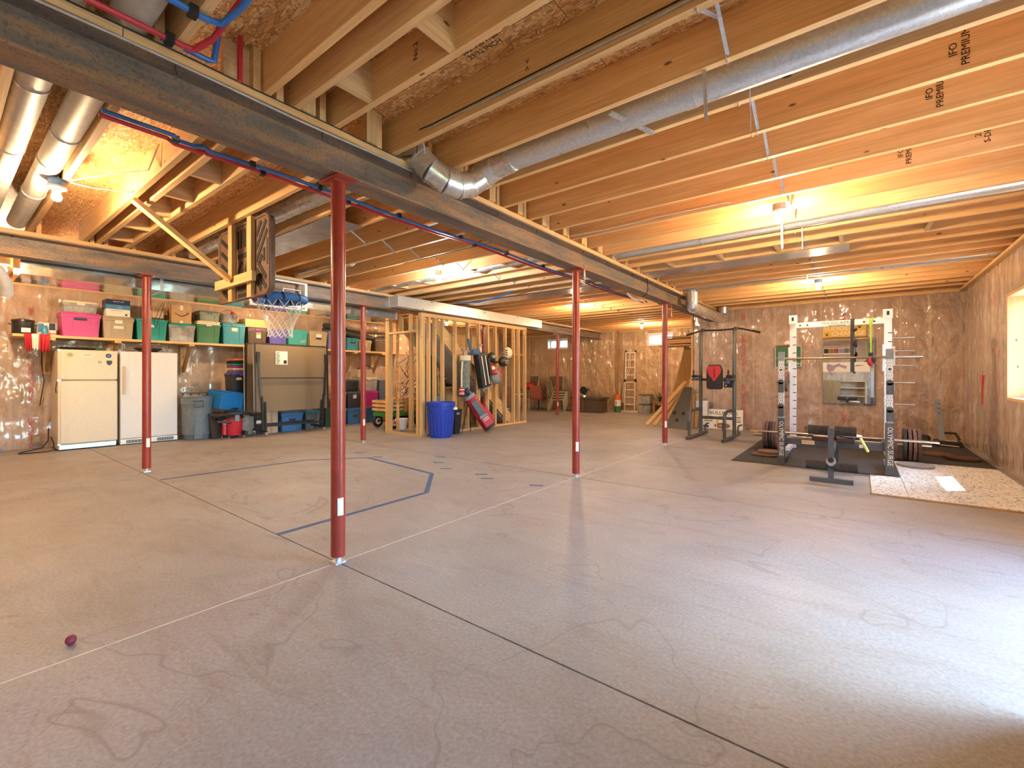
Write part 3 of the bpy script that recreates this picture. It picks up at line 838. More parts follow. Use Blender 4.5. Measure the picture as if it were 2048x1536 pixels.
cable('cream cable stapled along the joists toward the nearer right-hand bulb', [(-.05, 2.72, 2.74), (.5, 2.755, 2.735), (1.1, 2.757, 2.745), (1.7, 2.757, 2.74), (2.0, 2.9, 2.70)], m_wirew, .006)
cable('black hanging cord on the near beam beside the foil pan', [(.11, 5.0, 2.66), (.12, 5.02, 2.5), (.10, 5.0, 2.42), (.02, 5.05, 2.40)], m_black, .008)
cable('white tube bent under the near beam end', [(-.18, 4.95, 2.46), (-.16, 5.1, 2.40), (-.15, 5.3, 2.40), (-.14, 5.5, 2.42)], m_wirew, .018)
cable('green wire along a joist in the middle bay', [(-.3, 2.28, 2.70), (-1.2, 2.30, 2.705), (-2.2, 2.29, 2.70)], plain('green_wire', (0.05, 0.20, 0.08)), .005)
# ------------------------------------------------------------------ left wall: shelf with totes
SHX0, SHX1, SHZ = -8.12, -7.56, 1.842
t = thing('wall_shelf', 'long wooden wall shelf carrying the row of totes', 'shelf', (-8.1, -.83, SHZ))
for (a, b) in ((0, 3.1), (3.1, 5.2), (5.2, 7.6)):
    M().box(0, .54, a + .002, b - .002, -.04, 0).build('shelf_board', m_woody, t)
for y in (.42, 1.23, 2.32, 4.6, 5.89, 6.73):
    M().box(.01, .05, y - .045, y + .045, -.62, -.042).build('bracket_upright', m_studz, t)
    M().bar((.05, y, -.56), (.44, y, -.09), .04, .085, (0, 0, 1)).build('bracket_brace', m_studdark, t)
    M().box(.052, .56, y - .045, y + .045, -.08, -.042).build('bracket_arm', m_studx, t)

def colmat(name, col, rough=0.42):
    return plain(name, col, rough, 0, 0.06, 6)
def tote(label, x1, y0, y1, z, h, d, body, lid, sticker=None, name='storage_tote', inset=True, open_top=False, group=None, trans=None):
    """lidded tote, long face towards +X, base at height z; x1 is the front of the rim"""
    w = (y1 - y0) / 2; t = thing(name, label, 'tote', (x1 - d / 2, (y0 + y1) / 2, z), 0, group)
    hd = d / 2; k = .86
    b = M()
    hr = h - .035
    b.taper((-hd * k, hd * k, -w * k, w * k), (-hd * .96, hd * .96, -w * .96, w * .96), 0, hr)
    b.box(-hd * .985, hd * .985, -w * .985, w * .985, hr - .045, hr)
    # raised ribs on the front and sides
    f0 = hd * k; f1 = hd * .96
    for (ya, yb) in ((-w * .80, -w * .42), (w * .42, w * .80)):
        b.add([(f0 + .006, ya, .03), (f0 + .006, yb, .03), (f1 + .008, yb * 1.02, hr - .05), (f1 + .008, ya * 1.02, hr - .05),
               (f0 - .02, ya, .03), (f0 - .02, yb, .03), (f1 - .02, yb * 1.02, hr - .05), (f1 - .02, ya * 1.02, hr - .05)],
              [(0, 1, 2, 3), (0, 3, 7, 4), (1, 5, 6, 2), (3, 2, 6, 7), (0, 4, 5, 1)])
    b.build('body', body, t, bevel=.008)
    if open_top:
        M().box(-hd * .93, hd * .93, -w * .93, w * .93, hr - .004, hr + .002).build('contents', m_card, t)
    else:
        M().box(-hd, hd, -w, w, hr, hr + .018).box(-hd * .9, hd * .9, -w * .9, w * .9, hr + .018, h).build('lid', lid, t, bevel=.006)
    M().box(hd * .97, hd + .012, -w * .22, w * .22, hr - .03, hr + .006).build('handle', lid, t, bevel=.004)
    if sticker:
        for (yy, zz, sw, sh, mm) in sticker:
            fx = f0 + (f1 - f0) * zz / hr
            M().taper((fx + .000, fx + .010, yy - sw / 2, yy + sw / 2), (fx + (f1 - f0) * sh / hr, fx + .010 + (f1 - f0) * sh / hr, yy - sw / 2, yy + sw / 2), zz, zz + sh).build('sticker', mm, t)
    return t
def boxy(name, label, cat, x0, x1, y0, y1, z0, z1, m, extra=None, bev=.004, group=None):
    t = thing(name, label, cat, ((x0 + x1) / 2, (y0 + y1) / 2, z0), 0, group)
    a = (x1 - x0) / 2; b = (y1 - y0) / 2; h = z1 - z0
    M().box(-a, a, -b, b, 0, h).build('body' if cat != 'box' else 'carton', m, t, bevel=bev)
    return t, a, b, h
c_pink = colmat('pink_tote', (0.56, 0.08, 0.26)); c_tan = colmat('tan_tote', (0.42, 0.34, 0.22)); c_teal = colmat('teal_tote', (0.01, 0.30, 0.25))
c_green = colmat('green_tote', (0.04, 0.17, 0.07)); c_blue = colmat('sky_tote', (0.03, 0.27, 0.36)); c_brown = colmat('brown_tote', (0.105, 0.07, 0.04))
c_purp = colmat('purple_tote', (0.12, 0.11, 0.48)); c_turq = colmat('turquoise_tote', (0.05, 0.36, 0.38)); c_peri = colmat('periwinkle_tote', (0.20, 0.22, 0.46))
c_dblue = colmat('dark_blue_tote', (0.03, 0.10, 0.24)); c_mblue = colmat('mid_blue_tote', (0.05, 0.17, 0.38)); c_char = colmat('charcoal_tote', (0.045, 0.04, 0.05))
c_dgreen = colmat('dark_green_tote', (0.015, 0.06, 0.025)); c_mag = colmat('magenta_tote', (0.42, 0.02, 0.19)); c_brightb = colmat('bright_blue_tote', (0.01, 0.17, 0.48))
c_navy = colmat('navy_print', (0.02, 0.03, 0.08)); c_skyp = colmat('light_blue_print', (0.06, 0.22, 0.42)); c_cream = colmat('cream_plastic', (0.72, 0.63, 0.46))
c_clear = clearplastic('clear_tote', (0.50, 0.50, 0.48), .55); c_yel = colmat('yellow_wood', (0.62, 0.44, 0.10)); c_purpl = colmat('plum_lid', (0.25, 0.08, 0.22))
c_redt = colmat('red_plastic', (0.52, 0.025, 0.04)); c_orange = colmat('orange_plastic', (0.65, 0.16, 0.05)); c_beige = colmat('beige_box', (0.58, 0.42, 0.27))
c_slate = colmat('slate_tote', (0.10, 0.13, 0.16))
g_sh = 'totes on the long wall shelf'
R = SHX1 - .01
tote('bright pink lidded tote on the shelf above the fridge', R, -.31, .19, SHZ, .40, .44, c_pink, c_pink, [(-.01, .27, .16, .04, c_navy)], group=g_sh)
tote('tan tote with white stickers, under the printed paper carton', R, .20, .63, SHZ, .385, .44, c_tan, c_tan, [(0, .26, .10, .07, m_paper), (0, .17, .13, .05, m_paper)], group=g_sh)
tote('open teal tote behind the post before the freezer', R, .65, 1.12, SHZ, .42, .44, c_teal, c_teal, [(-.02, .24, .10, .04, m_paper)], open_top=True, group=g_sh)
tc = tote('clear tote with teal lid, under the smiling-arrow carton', R, 1.125, 1.565, SHZ, .35, .44, c_clear, c_teal, None, group=g_sh)
M().box(-.17, .17, -.17, .17, .02, .12).box(-.12, .15, -.15, .0, .12, .25).build('folded_clothes', m_paper, tc)
M().ell((.08, .08, .18), .08, .07, .06).build('red_garment', c_redt, tc)
tote('green tote with cream lid under the grey-green bin', R, 1.57, 2.0, SHZ, .40, .44, c_green, c_cream, None, group=g_sh)
tote('sky-blue tote with small white sticker under the metal tub', R, 2.025, 2.47, SHZ, .44, .44, c_blue, c_blue, [(.0, .27, .11, .07, m_paper)], group=g_sh)
tote('dark brown tote with red and white sticker and plum lid', R, 2.50, 2.90, SHZ, .38, .44, c_brown, c_purpl, [(.02, .16, .09, .12, m_paper), (.02, .24, .07, .03, m_redink)], group=g_sh)
tote('purple tote above the folded table, next to the brown one', R, 2.93, 3.33, SHZ, .385, .44, c_purp, c_purp, None, group=g_sh)
tote('turquoise tote above the right half of the folded table', R, 3.345, 3.82, SHZ, .41, .44, c_turq, c_turq, None, group=g_sh)
tote('grey-tan tote with white and blue sticker, left of the nearest post', R, 3.85, 4.31, SHZ, .42, .44, c_tan, c_tan, [(.0, .27, .13, .08, m_paper), (.0, .22, .13, .04, c_navy)], group=g_sh)
tote('periwinkle tote right behind the nearest red post', R, 4.33, 4.80, SHZ, .47, .44, c_peri, c_slate, None, group=g_sh)
tote('blue tote under the dark tarp roll on the shelf', R, 4.825, 5.17, SHZ, .32, .44, c_blue, c_blue, [(.0, .18, .12, .04, c_navy)], group=g_sh)
tote('tan carton-like tote with small white label near the shelf end', R, 5.18, 5.56, SHZ, .29, .44, c_tan, c_tan, [(0, .12, .06, .09, m_paper)], group=g_sh)
tote('dark brown storage bin at the end of the shelf by the stair closet', R, 5.66, 6.2, SHZ, .36, .44, c_brown, c_brown, None, group=g_sh)

# things standing on the shelf or on the totes
t = thing('stock_pot', 'dark speckled canning pot at the left end of the shelf', 'pot', (-7.78, -.70, SHZ))
M().lathe([(.115, 0), (.125, .02), (.125, .20), (.132, .205)], n=24).build('pot_body', m_blackm, t, True)
M().lathe([(.133, .206), (.13, .225), (.05, .25), (.02, .252)], n=24).build('lid', m_blackm, t, True)
M().box(.118, .128, -.03, .07, .03, .10).build('label', m_paper, t)
for s in (-1, 1): M().tube([(0, s * .12, .15), (0, s * .16, .16), (.04, s * .16, .16), (.04, s * .118, .15)], .006, 6).build('handle', m_blackm, t, True)
t = thing('paper_towel_pack', 'plastic wrapped pack with blue and white print behind the spray bottle', 'package', (-7.82, -.44, SHZ))
M().box(-.10, .10, -.11, .11, 0, .21).build('wrapper', m_paper, t, bevel=.03)
M().box(.101, .104, -.105, -.02, .05, .19).build('blue_print', c_skyp, t); M().box(.101, .104, .02, .09, .09, .20).build('navy_print', c_navy, t)
M().box(.101, .104, -.03, .10, .01, .045).build('red_print', c_orange, t)
t = thing('spray_bottle', 'small blue cleaner bottle on the shelf beside the pot', 'bottle', (-7.66, -.475, SHZ))
M().lathe([(.036, 0), (.038, .01), (.038, .10), (.016, .135), (.014, .15)], n=16).build('bottle', plain('blue_bottle', (.06, .28, .45), .2), t, True)
M().box(-.012, .03, -.012, .012, .151, .185).build('spray_head', m_whitep, t, bevel=.004)
t = thing('flat_tray', 'flat white board lying on the shelf edge beside the pink tote', 'tray', (-7.68, -.40, SHZ))
M().box(-.02, .13, -.02, .085, 0, .008).build('board', m_paper, t)
t = thing('towel', 'red and white towel hanging over the left end of the shelf', 'towel', (-7.552, -.58, SHZ))
def cloth(y0, y1, top, bot, m, nm, ph):
    V = []; F = []; n = 14
    for j in range(7):
        for i in range(n + 1):
            f = j / 6; y = y0 + (y1 - y0) * i / n
            V.append((.012 + .018 * math.sin(i * 1.3 + ph) * (0.25 + f) + .02, y * (1 - .08 * f), top - (top - bot) * f + (.02 * math.sin(i * 1.1 + ph) if j == 6 else 0)))
    for j in range(6):
        for i in range(n):
            a = j * (n + 1) + i; F.append((a, a + 1, a + n + 2, a + n + 1))
    o = M().add(V, F).build(nm, m, t, True)
    sd_ = o.modifiers.new('thickness', 'SOLIDIFY'); sd_.thickness = .006
cloth(-.13, -.05, .005, -.25, c_redt, 'red_panel', 0); cloth(-.05, .03, .005, -.24, m_paper, 'white_panel', .4); cloth(.03, .15, .004, -.26, c_redt, 'red_panel', 1.1)
M().box(-.10, .03, -.13, .14, .001, .008).build('folded_edge', c_redt, t)
t, a, b, h = boxy('paper_carton', 'navy, light blue and cream printed carton on top of the tan tote', 'box', -7.9, -7.60, .255, .575, 2.229, 2.52, m_paper)
M().box(a, a + .003, -b, b, .20, h).build('navy_band', c_navy, t); M().box(a, a + .003, -b, b, .125, .20).build('blue_band', c_skyp, t); M().box(-a, a + .003, -b - .003, -b, .20, h).build('navy_band', c_navy, t)
M().box(-a, a + .003, -b - .003, -b, .125, .20).build('blue_band', c_skyp, t)
text('print_line', 'MULTI-USE', .03, (a + .004, 0, .255), FACE_PX, m_paper, t); text('print_line', 'PAPER', .022, (a + .004, .02, .155), FACE_PX, m_paper, t); text('print_line', '10 REAMS 8.5 x 11', .022, (a + .002, -.02, .10), FACE_PX, m_ink, t)
M().box(a, a + .003, .09, .12, .02, .05).build('round_mark', c_navy, t)
t, a, b, h = boxy('parcel_carton', 'brown parcel carton with a black smiling arrow on the clear tote', 'box', -7.92, -7.60, 1.175, 1.50, 2.195, 2.535, m_card)
M().tube([(a + .002, -.10 + .2 * i / 10, .19 - .055 * math.sin(PI * i / 10)) for i in range(11)], [.004 + .004 * math.sin(PI * i / 12) for i in range(11)], 6).build('arrow_curve', m_ink, t)
M().tube([(a + .002, .075, .215), (a + .002, .115, .215), (a + .002, .105, .175)], .005, 6).build('arrow_head', m_ink, t)
M().box(a, a + .002, -.025, .025, .25, h).box(a, a + .002, -.025, .025, 0, .05).build('packing_tape', m_paper, t)
t, a, b, h = boxy('open_carton', 'small open beige carton on the teal tote', 'box', -7.85, -7.62, .90, 1.06, SHZ + .42, SHZ + .55, c_beige)
M().bar((a, -.08, h), (a + .05, -.08, h + .06), .003, .1).build('flap', c_beige, t); M().box(-a - .0, a, b, b + .06, h - .05, h - .045).build('flap', c_beige, t)
t, a, b, h = boxy('plain_carton', 'plain brown carton standing behind the post on the teal tote', 'box', -8.1, -7.93, 1.0, 1.17, SHZ + .42, SHZ + .66, m_card)
M().box(a, a + .002, -.02, .02, 0, h).build('packing_tape', c_beige, t)
t = tote('clear bin with white lid on top of the pink tote', -7.60, -.285, .16, SHZ + .402, .19, .36, c_clear, c_cream, None, 'clear_bin')
M().ell((.06, 0, .06), .05, .06, .04).build('ball_of_yarn', c_yel, t)
t = tote('grey-green open bin on the cream lid of the green tote', -7.62, 1.64, 2.0, SHZ + .437, .21, .36, colmat('grey_green_bin', (.22, .27, .20)), c_slate, None, 'clear_bin')
t, a, b, h = boxy('flat_carton', 'flat beige carton lying between the green tote and the bin', 'box', -7.95, -7.60, 1.60, 1.99, SHZ + .402, SHZ + .435, c_cream)
M().box(a, a + .002, .12, .14, 0, h).build('packing_tape', m_card, t)
t = thing('metal_tub', 'galvanized round tub with ring handle on the sky-blue tote', 'tub', (-7.78, 2.21, SHZ + .442))
M().lathe([(.15, 0), (.16, .02), (.163, .09), (.166, .095), (.175, .17), (.182, .178), (.178, .185), (.165, .17), (.15, .02)], n=28).build('tub_body', m_galvw, t, True)
M().tube([(.178, .05 + .03 * math.cos(2 * PI * i / 12), .12 + .03 * math.sin(2 * PI * i / 12)) for i in range(12)], .005, 6, True).build('ring_handle', m_blackm, t, True)
M().tube([(.0, -.175 + .35 * i / 10, .18 + .10 * math.sin(PI * i / 10)) for i in range(11)], .005, 6).build('wire_bail', m_blackm, t, True)
M().ell((.05, .06, .20), .05, .05, .045).build('red_toy', c_redt, t)
t, a, b, h = boxy('wooden_crate', 'yellow wooden crate on the brown and purple totes', 'crate', -7.92, -7.60, 2.46, 2.97, SHZ + .384, SHZ + .56, c_yel)
for z in (.03, .085, .14): M().box(a, a + .008, -b, b, z - .022, z + .022).build('crate_slat', c_yel, t)
M().box(-a, a + .01, -b + .08, b, -.0, .012).build('green_base', c_green, t)
t = thing('tarp_roll', 'dark rolled tarp lying over the totes near the second far post', 'tarp', (-7.75, 5.3, SHZ + .46))
M().tube([(0, -1.0, .13), (0, -.75, .10), (0, -.42, -.02), (.02, -.1, -.06), (.04, .3, -.10), (.05, .46, -.14)], [.06, .10, .10, .085, .07, .03], 12).build('rolled_sheet', plain('dark_tarp', (.03, .035, .035), .6), t, True)
tag(M().tube([(-8.0, 4.4, 2.33), (-7.9, 4.55, 2.38), (-7.8, 4.75, 2.40), (-7.7, 4.9, 2.35)], [.05, .08, .08, .05], 10).build('duffel_bag', m_blackm, smooth=True), 'black bag on the periwinkle tote behind the nearest post', 'bag')
tag(M().tube([(-7.56, 3.66, 1.95), (-7.545, 3.70, 2.02)], .006, 6).tube([(-7.56, 3.70, 1.95), (-7.545, 3.74, 2.02)], .006, 6).tube([(-7.56, 3.62, 1.95), (-7.545, 3.66, 2.02)], .006, 6).build('utensil_tines', m_wirew), 'cream fork-like tines before the turquoise tote', 'utensil')
cable('black looped cord hanging before the teal tote', [(-7.5, 1.02, 2.55), (-7.5, .96, 2.40), (-7.5, .90, 2.20), (-7.5, .89, 2.10), (-7.5, .915, 2.07), (-7.5, .93, 2.12), (-7.5, 1.0, 2.35), (-7.5, 1.05, 2.56)], m_black, .005)

# insulation roll lying high against the wall, right of the nearest post
t = thing('insulation_roll', 'shiny pinkish sheet bundle sagging above the shelf end', 'roll', (-7.97, 5.6, 2.48))
M().tube([(0, -.95, .1), (0, -.5, .05), (0, 0, .02), (.01, .6, .03), (0, 1.1, .05)], [.11, .13, .14, .13, .12], 14).build('sheet_roll', m_barL, t, True)

# ------------------------------------------------------------------ fridge and freezer
m_almond = plain('almond_enamel', (0.66, 0.55, 0.38), 0.35, 0, 0.05, 40, bmp=.04)
m_freez = plain('white_textured_enamel', (0.68, 0.66, 0.63), 0.38, 0, 0.06, 60, bmp=.06)
t = thing('refrigerator', 'almond two-door refrigerator with round magnets on its freezer door', 'refrigerator', (-7.36, 0, 0))
M().box(-.66, -.065, -.365, .355, .02, 1.60).build('cabinet', m_almond, t, bevel=.012)
for (z0, z1, nm) in ((1.125, 1.615, 'freezer_door'), (.10, 1.112, 'fridge_door')):
    d = M().box(-.06, 0, -.368, .358, z0, z1).build(nm, m_almond, t, bevel=.014)
    M().box(.001, .012, -.335, -.275, z0 + .02, z1 - .03).taper((.001, .006, -.275, -.25), (.001, .006, -.275, -.25), z0 + .02, z1 - .1).build('edge_grip', m_almond, d, bevel=.004)
M().box(-.06, -.012, -.35, .34, .02, .09).build('toe_grille', m_galv, t)
for z in (1.60, 1.118, .10): M().box(-.08, .005, -.372, -.33, z - .012, z + .012).build('hinge', m_steel, t)
def magnet(y, z, r, m1, m2):
    o = M().cyl((.0, y, z), (.006, y, z), r, n=20).build('magnet', m1, t); M().cyl((.006, y, z), (.0075, y, z), r * .68, n=18).build('magnet_face', m2, o)
magnet(-.225, 1.53, .04, c_yel, m_cement); magnet(.24, 1.53, .036, m_ink, c_mblue); magnet(.13, 1.42, .02, m_ink, c_cream)
M().prism([(.215, 1.45), (.285, 1.45), (.285, 1.40), (.25, 1.365), (.215, 1.40)], 0, .005, 'x').build('badge_magnet', c_navy, t)
M().prism([(-.08, 1.51), (.05, 1.51), (.06, 1.53), (.03, 1.55), (-.08, 1.55)], 0, .003, 'x').build('name_badge', m_paper, t)
text('name_lettering', 'AVERY', .038, (.0045, -.015, 1.53), FACE_PX, m_ink, t)
cable('dark cord looped over the edge of the almond refrigerator', [(-7.40, -.375, 1.10), (-7.38, -.38, 1.05), (-7.39, -.385, .98), (-7.40, -.378, .92)], m_ink, .006)
t = thing('chest_freezer', 'white upright freezer with vertical handle and low grille', 'freezer', (-7.36, .80, 0))
M().box(-.66, -.055, -.405, .405, .015, 1.60).build('cabinet', m_freez, t, bevel=.012)
M().box(-.05, .0, -.408, .408, .105, 1.615).build('door', m_freez, t, bevel=.016)
M().box(-.06, .005, -.408, .408, .015, .098).build('base_panel', m_white, t, bevel=.006)
for (y0, y1) in ((-.33, -.05), (.10, .34)):
    g = M().box(.006, .010, y0, y1, .03, .082).build('grille', m_dgray, t)
    for k in range(6): M().box(.010, .013, y0 + .01 + k * (y1 - y0 - .02) / 6, y0 + .035 + k * (y1 - y0 - .02) / 6, .036, .076).build('grille_bar', m_gray, g)
M().box(.02, .045, -.375, -.345, .88, 1.36).build('handle', c_beige, t, bevel=.008)
for z in (.90, 1.34): M().box(0, .03, -.37, -.35, z - .015, z + .015).build('handle_foot', m_steel, t)
# on top of them
t = thing('griddle_pan', 'black flat pan lying on the refrigerator', 'pan', (-7.7, -.08, 1.616))
M().lathe([(.20, 0), (.22, .012), (.235, .045), (.225, .045), (.20, .012)], n=24).build('pan', m_blackm, t, True); M().bar((.2, .1, .035), (.26, .33, .06), .03, .012).build('handle', m_blackm, t)
t = thing('small_planter', 'green leafy trinket and small round jar on the refrigerator', 'ornament', (-7.6, .22, 1.616))
M().ell((0, -.07, .03), .05, .06, .03).build('green_leaf', c_green, t); M().cyl((0, .06, 0), (0, .06, .05), .035).build('jar', c_tan, t)
t = thing('black_bowl', 'black angular bowl with a wooden spoon on the white freezer', 'bowl', (-7.6, .83, 1.616))
M().taper((-.08, .08, -.10, .10), (-.13, .13, -.19, .19), 0, .075).build('bowl', m_blackm, t); M().bar((0, .02, .06), (.05, .16, .17), .02, .012).build('spoon', m_studdark, t)

# wall cords and oddments at far left
cable('brown extension cord hanging down the left wall', [(-8.05, -.46, 1.80), (-8.06, -.47, 1.4), (-8.06, -.44, 1.1), (-8.05, -.48, .78), (-8.05, -.49, .70)], m_ink, .007)
cable('dark extension cord coiled on the floor beside the refrigerator', [(-7.75, -.42, .35), (-7.72, -.43, .15), (-7.70, -.50, .04), (-7.55, -.75, .012), (-7.42, -.78, .012), (-7.38, -.62, .012), (-7.40, -.47, .012), (-7.38, -.40, .03), (-7.5, -.395, .12), (-7.7, -.40, .2)], m_ink, .008)
t = thing('power_strip', 'dark wall outlet block low beside the refrigerator', 'outlet', (-8.08, -.52, .08))
M().box(-.02, .04, -.06, .06, 0, .14).build('outlet_box', m_studdark, t); M().box(.04, .05, -.03, .03, .03, .11).build('outlet', m_cement, t)
t = thing('push_broom', 'red-handled broom with purple head leaning at the left picture edge', 'broom', (-8.02, -1.0, 0))
M().cyl((.0, 0, .05), (-.06, -.02, 1.25), .016).build('handle', m_red, t, True); M().box(-.05, .08, -.13, .10, .0, .045).build('broom_head', c_peri, t, bevel=.015)
# red print running up the left wall sheet
for (y, z) in ((-.58, 1.1), (-.58, 2.25), (-.58, .2), (3.0, 2.3), (7.4, 1.2)):
    text('red_wall_print', 'FORMALDEHYDE-FREE' if z < 2 else 'FREE', .085, (XL + .062, y, z), (PI / 2, -PI / 2, PI / 2), m_redink, wl, sx=.72)

# ------------------------------------------------------------------ bins, vacuum and folded table
m_trash = plain('grey_trash_can', (0.15, 0.18, 0.20), 0.5)
t = thing('trash_can', 'large grey round trash can with side handles right of the freezer', 'trash can', (-7.30, 1.50, 0))
M().lathe([(.20, 0), (.215, .02), (.25, .66), (.262, .665), (.262, .78), (.275, .79), (.275, .81), (.25, .81), (.235, .1)], n=32).build('barrel', m_trash, t, True)
M().tube([(.265, -.14, .74), (.31, -.14, .73), (.31, .0, .73), (.31, .0, .62), (.31, -.14, .62), (.31, -.14, .73)], .013, 8).build('handle', m_dgray, t, True)
M().box(.215, .238, -.12, .02, .02, .30).build('foot_recess', m_trash, t, bevel=.01)
t2 = thing('cut_frame', 'dark slotted frame resting across the grey trash can', 'frame', (-7.30, 1.50, .812))
M().box(-.02, .02, -.27, .22, .05, .068).build('rail', m_blackm, t2)
for k in range(4): M().box(-.016, .016, -.24 + .13 * k, -.22 + .13 * k, 0, .05).build('upright', m_blackm, t2)
M().box(-.18, .06, -.24, .05, .0, .012).build('board', c_beige, t2)
t = thing('storage_drum', 'dark brown glossy bin under the tilted blue tote', 'bin', (-7.22, 1.88, 0))
M().taper((-.19, .19, -.22, .22), (-.24, .24, -.27, .27), 0, .46).box(-.25, .25, -.28, .28, .46, .48).build('bin_body', colmat('dark_brown_bin', (.05, .035, .032), .25), t, bevel=.03)
t = tote('bright blue tote tilted on the dark bin behind the vacuum', 0, -.30, .30, 0, .36, .42, c_brightb, c_brightb, None, open_top=False)
t.location = (-7.17, 1.95, .535); t.rotation_euler = (math.radians(-9), math.radians(4), .25)
t = thing('shop_vacuum', 'red and black shop vacuum on casters with coiled hose', 'vacuum', (-6.9, 1.97, 0))
M().lathe([(.135, .055), (.145, .07), (.165, .36), (.17, .38)], n=24).build('tank', c_redt, t, True)
M().lathe([(.178, .38), (.178, .41), (.15, .44), (.13, .50), (.06, .52)], n=24).build('motor_head', m_black, t, True)
M().tube([(.10 * math.cos(a) , .10 * math.sin(a) - .02 + .0, .56 + .0) for a in [PI * i / 8 for i in range(9)]], .016, 8).build('carry_handle', m_black, t, True)
hp = [(.05, .28 , .44)] + [(.20 * math.cos(a) + .02, .33 * math.sin(a), .43 + .05 * math.cos(a * 1.3)) for a in [PI / 2 - 2 * PI * i / 16 for i in range(13)]] + [(.16, -.30, .34), (.17, -.10, .31)]
M().tube(hp, .026, 10).build('hose', m_black, t, True)
M().box(.13, .20, -.04, .04, .33, .46).build('latch', m_gray, t, bevel=.008)
M().taper((.0, .10, -.20, -.15), (.0, .08, -.19, -.14), .08, .36).build('wand_holder', c_redt, t, bevel=.01)
M().box(.08, .105, -.205, -.145, .28, .31).build('label', c_cream, t)
for (x, y) in ((.15, -.13), (.15, .13), (-.13, -.15), (-.13, .15)):
    c = M().box(x - .03, x + .03, y - .02, y + .02, .045, .075).build('foot', m_black, t); M().cyl((x, y - .012, .025), (x, y + .012, .025), .025, n=14).build('caster', m_gray, c)
M().box(-.12, .2, .13, .19, .06, .13).build('accessory_tray', m_black, t, bevel=.01)
t = thing('paper_bag', 'crumpled grey plastic-wrapped bundle right of the vacuum', 'bundle', (-7.25, 2.33, 0))
M().taper((-.16, .16, -.16, .16), (-.14, .14, -.13, .15), 0, .44).build('bundle', plain('grey_wrap', (.30, .28, .25), .35, 0, .3, 9, bmp=.5), t, bevel=.03)
t = tote('black tote with cream label on stacked boxes left of the folded table', -7.2, 2.06, 2.44, .80, .46, .4, m_black, c_purp, [(-.06, .31, .10, .05, c_cream)])
t, a, b, h = boxy('wooden_box', 'tall brown carton under the black tote', 'box', -7.62, -7.24, 2.08, 2.44, 0, .795, m_card); M().box(-a, a + .004, -b, b, h - .04, h).build('lip', c_cream, t)
for i, (nm, mm, lab) in enumerate((('blanket', c_purpl, 'plum folded blanket lowest on the black tote'), ('blanket', c_cream, 'cream folded blanket second on the black tote'), ('blanket', c_mag, 'magenta folded blanket in the middle of the pile'), ('blanket', c_teal, 'teal folded blanket in the pile by the table'), ('blanket', m_ink, 'dark folded blanket in the pile by the table'), ('blanket', c_orange, 'orange folded blanket on top of the pile by the table'))):
    z = 1.262 + .046 * i
    o = M().box(-.17, .17, -.17 - .01 * (i % 2), .17 + .008 * (i % 3), 0, .043).build(nm, mm, loc=(-7.40, 2.26 + .01 * (i % 2), z), bevel=.018); tag(o, lab, 'blanket', 'folded blankets')
m_tt = plain('brown_table_underside', (0.20, 0.145, 0.085), 0.6, 0, .12, 90)
t = thing('folding_table', 'brown folded table-tennis table standing upright on casters', 'table', (-6.62, 3.0, 0))
def tilt(mm): return mm
for (x0, nm, dy) in ((0.0, 'table_half', 0), (-.34, 'table_half', -.04)):
    h_ = M().bar((x0, dy, .49), (x0 - .04 * (1 if x0 == 0 else -1), dy, 1.83), 1.50, .022, (1, 0, 0)).build(nm, m_tt, t)
    for s in (-1, 1): M().bar((x0 + .004, dy + s * .75, .49), (x0 - .036 * (1 if x0 == 0 else -1), dy + s * .75, 1.83), .03, .045, (1, 0, 0)).build('side_apron', m_blackm, h_)
    M().bar((x0 - .04 * (1 if x0 == 0 else -1), dy - .76, 1.835), (x0 - .04 * (1 if x0 == 0 else -1), dy + .76, 1.835), .05, .012).build('top_edge', m_blackm, h_)
    M().bar((x0 + .0, dy - .765, .50), (x0 - .04, dy - .765, 1.83), .008, .026, (1, 0, 0)).build('edge_trim', c_cream, h_)
M().bar((.02, -.66, 1.15), (.02, .68, 1.15), .018, .022).build('cross_rail', m_blackm, t)
for s in (-1, 1):
    M().bar((.03, s * .66, .78), (.02, s * .70, 1.56), .03, .03).bar((.03, s * .62, .12), (.03, s * .64, .80), .035, .035).bar((.05, s * .57, .10), (.05, s * .585, .68), .03, .03).build('leg', m_blackm, t)
    M().box(.0, .03, s * .70 - .03, s * .70 + .03, 1.46, 1.66).build('leg_bracket', m_blackm, t)
    M().box(-.42, .14, s * .60 - .02, s * .60 + .02, .09, .125).build('foot_rail', m_blackm, t)
    for x in (-.40, .12):
        f = M().box(x - .015, x + .015, s * .60 - .02, s * .60 + .02, .06, .09).build('caster_fork', m_steel, t); M().cyl((x, s * .60 - .014, .036), (x, s * .60 + .014, .036), .036, n=16).build('caster_wheel', m_gray, f, True)
M().box(.03, .06, -.60, .60, .19, .225).build('base_rail', m_blackm, t); M().box(-.33, -.30, -.60, .60, .19, .225).build('base_rail', m_blackm, t)
n_ = M().box(.0, .0035, -.36, -.12, 1.42, 1.69).build('instruction_sheet', m_paper, t); n_.location = (-.012, 0, 0)
M().tube([(-.006, -.20 + .06 * math.cos(2 * PI * i / 20), 1.62 + .06 * math.sin(2 * PI * i / 20)) for i in range(20)], .006, 5, True).build('round_symbol', m_ink, n_)
M().bar((-.004, -.24, 1.58), (-.004, -.16, 1.66), .008, .006).build('symbol_slash', m_ink, n_)
for k in range(8): M().box(.003, .005, -.345, -.29 + .01 * (k % 3), 1.44 + .03 * k, 1.452 + .03 * k).build('print_line', m_ink, n_)
M().box(.003, .005, -.20, -.14, 1.44, 1.51).build('print_block', m_ink, n_)
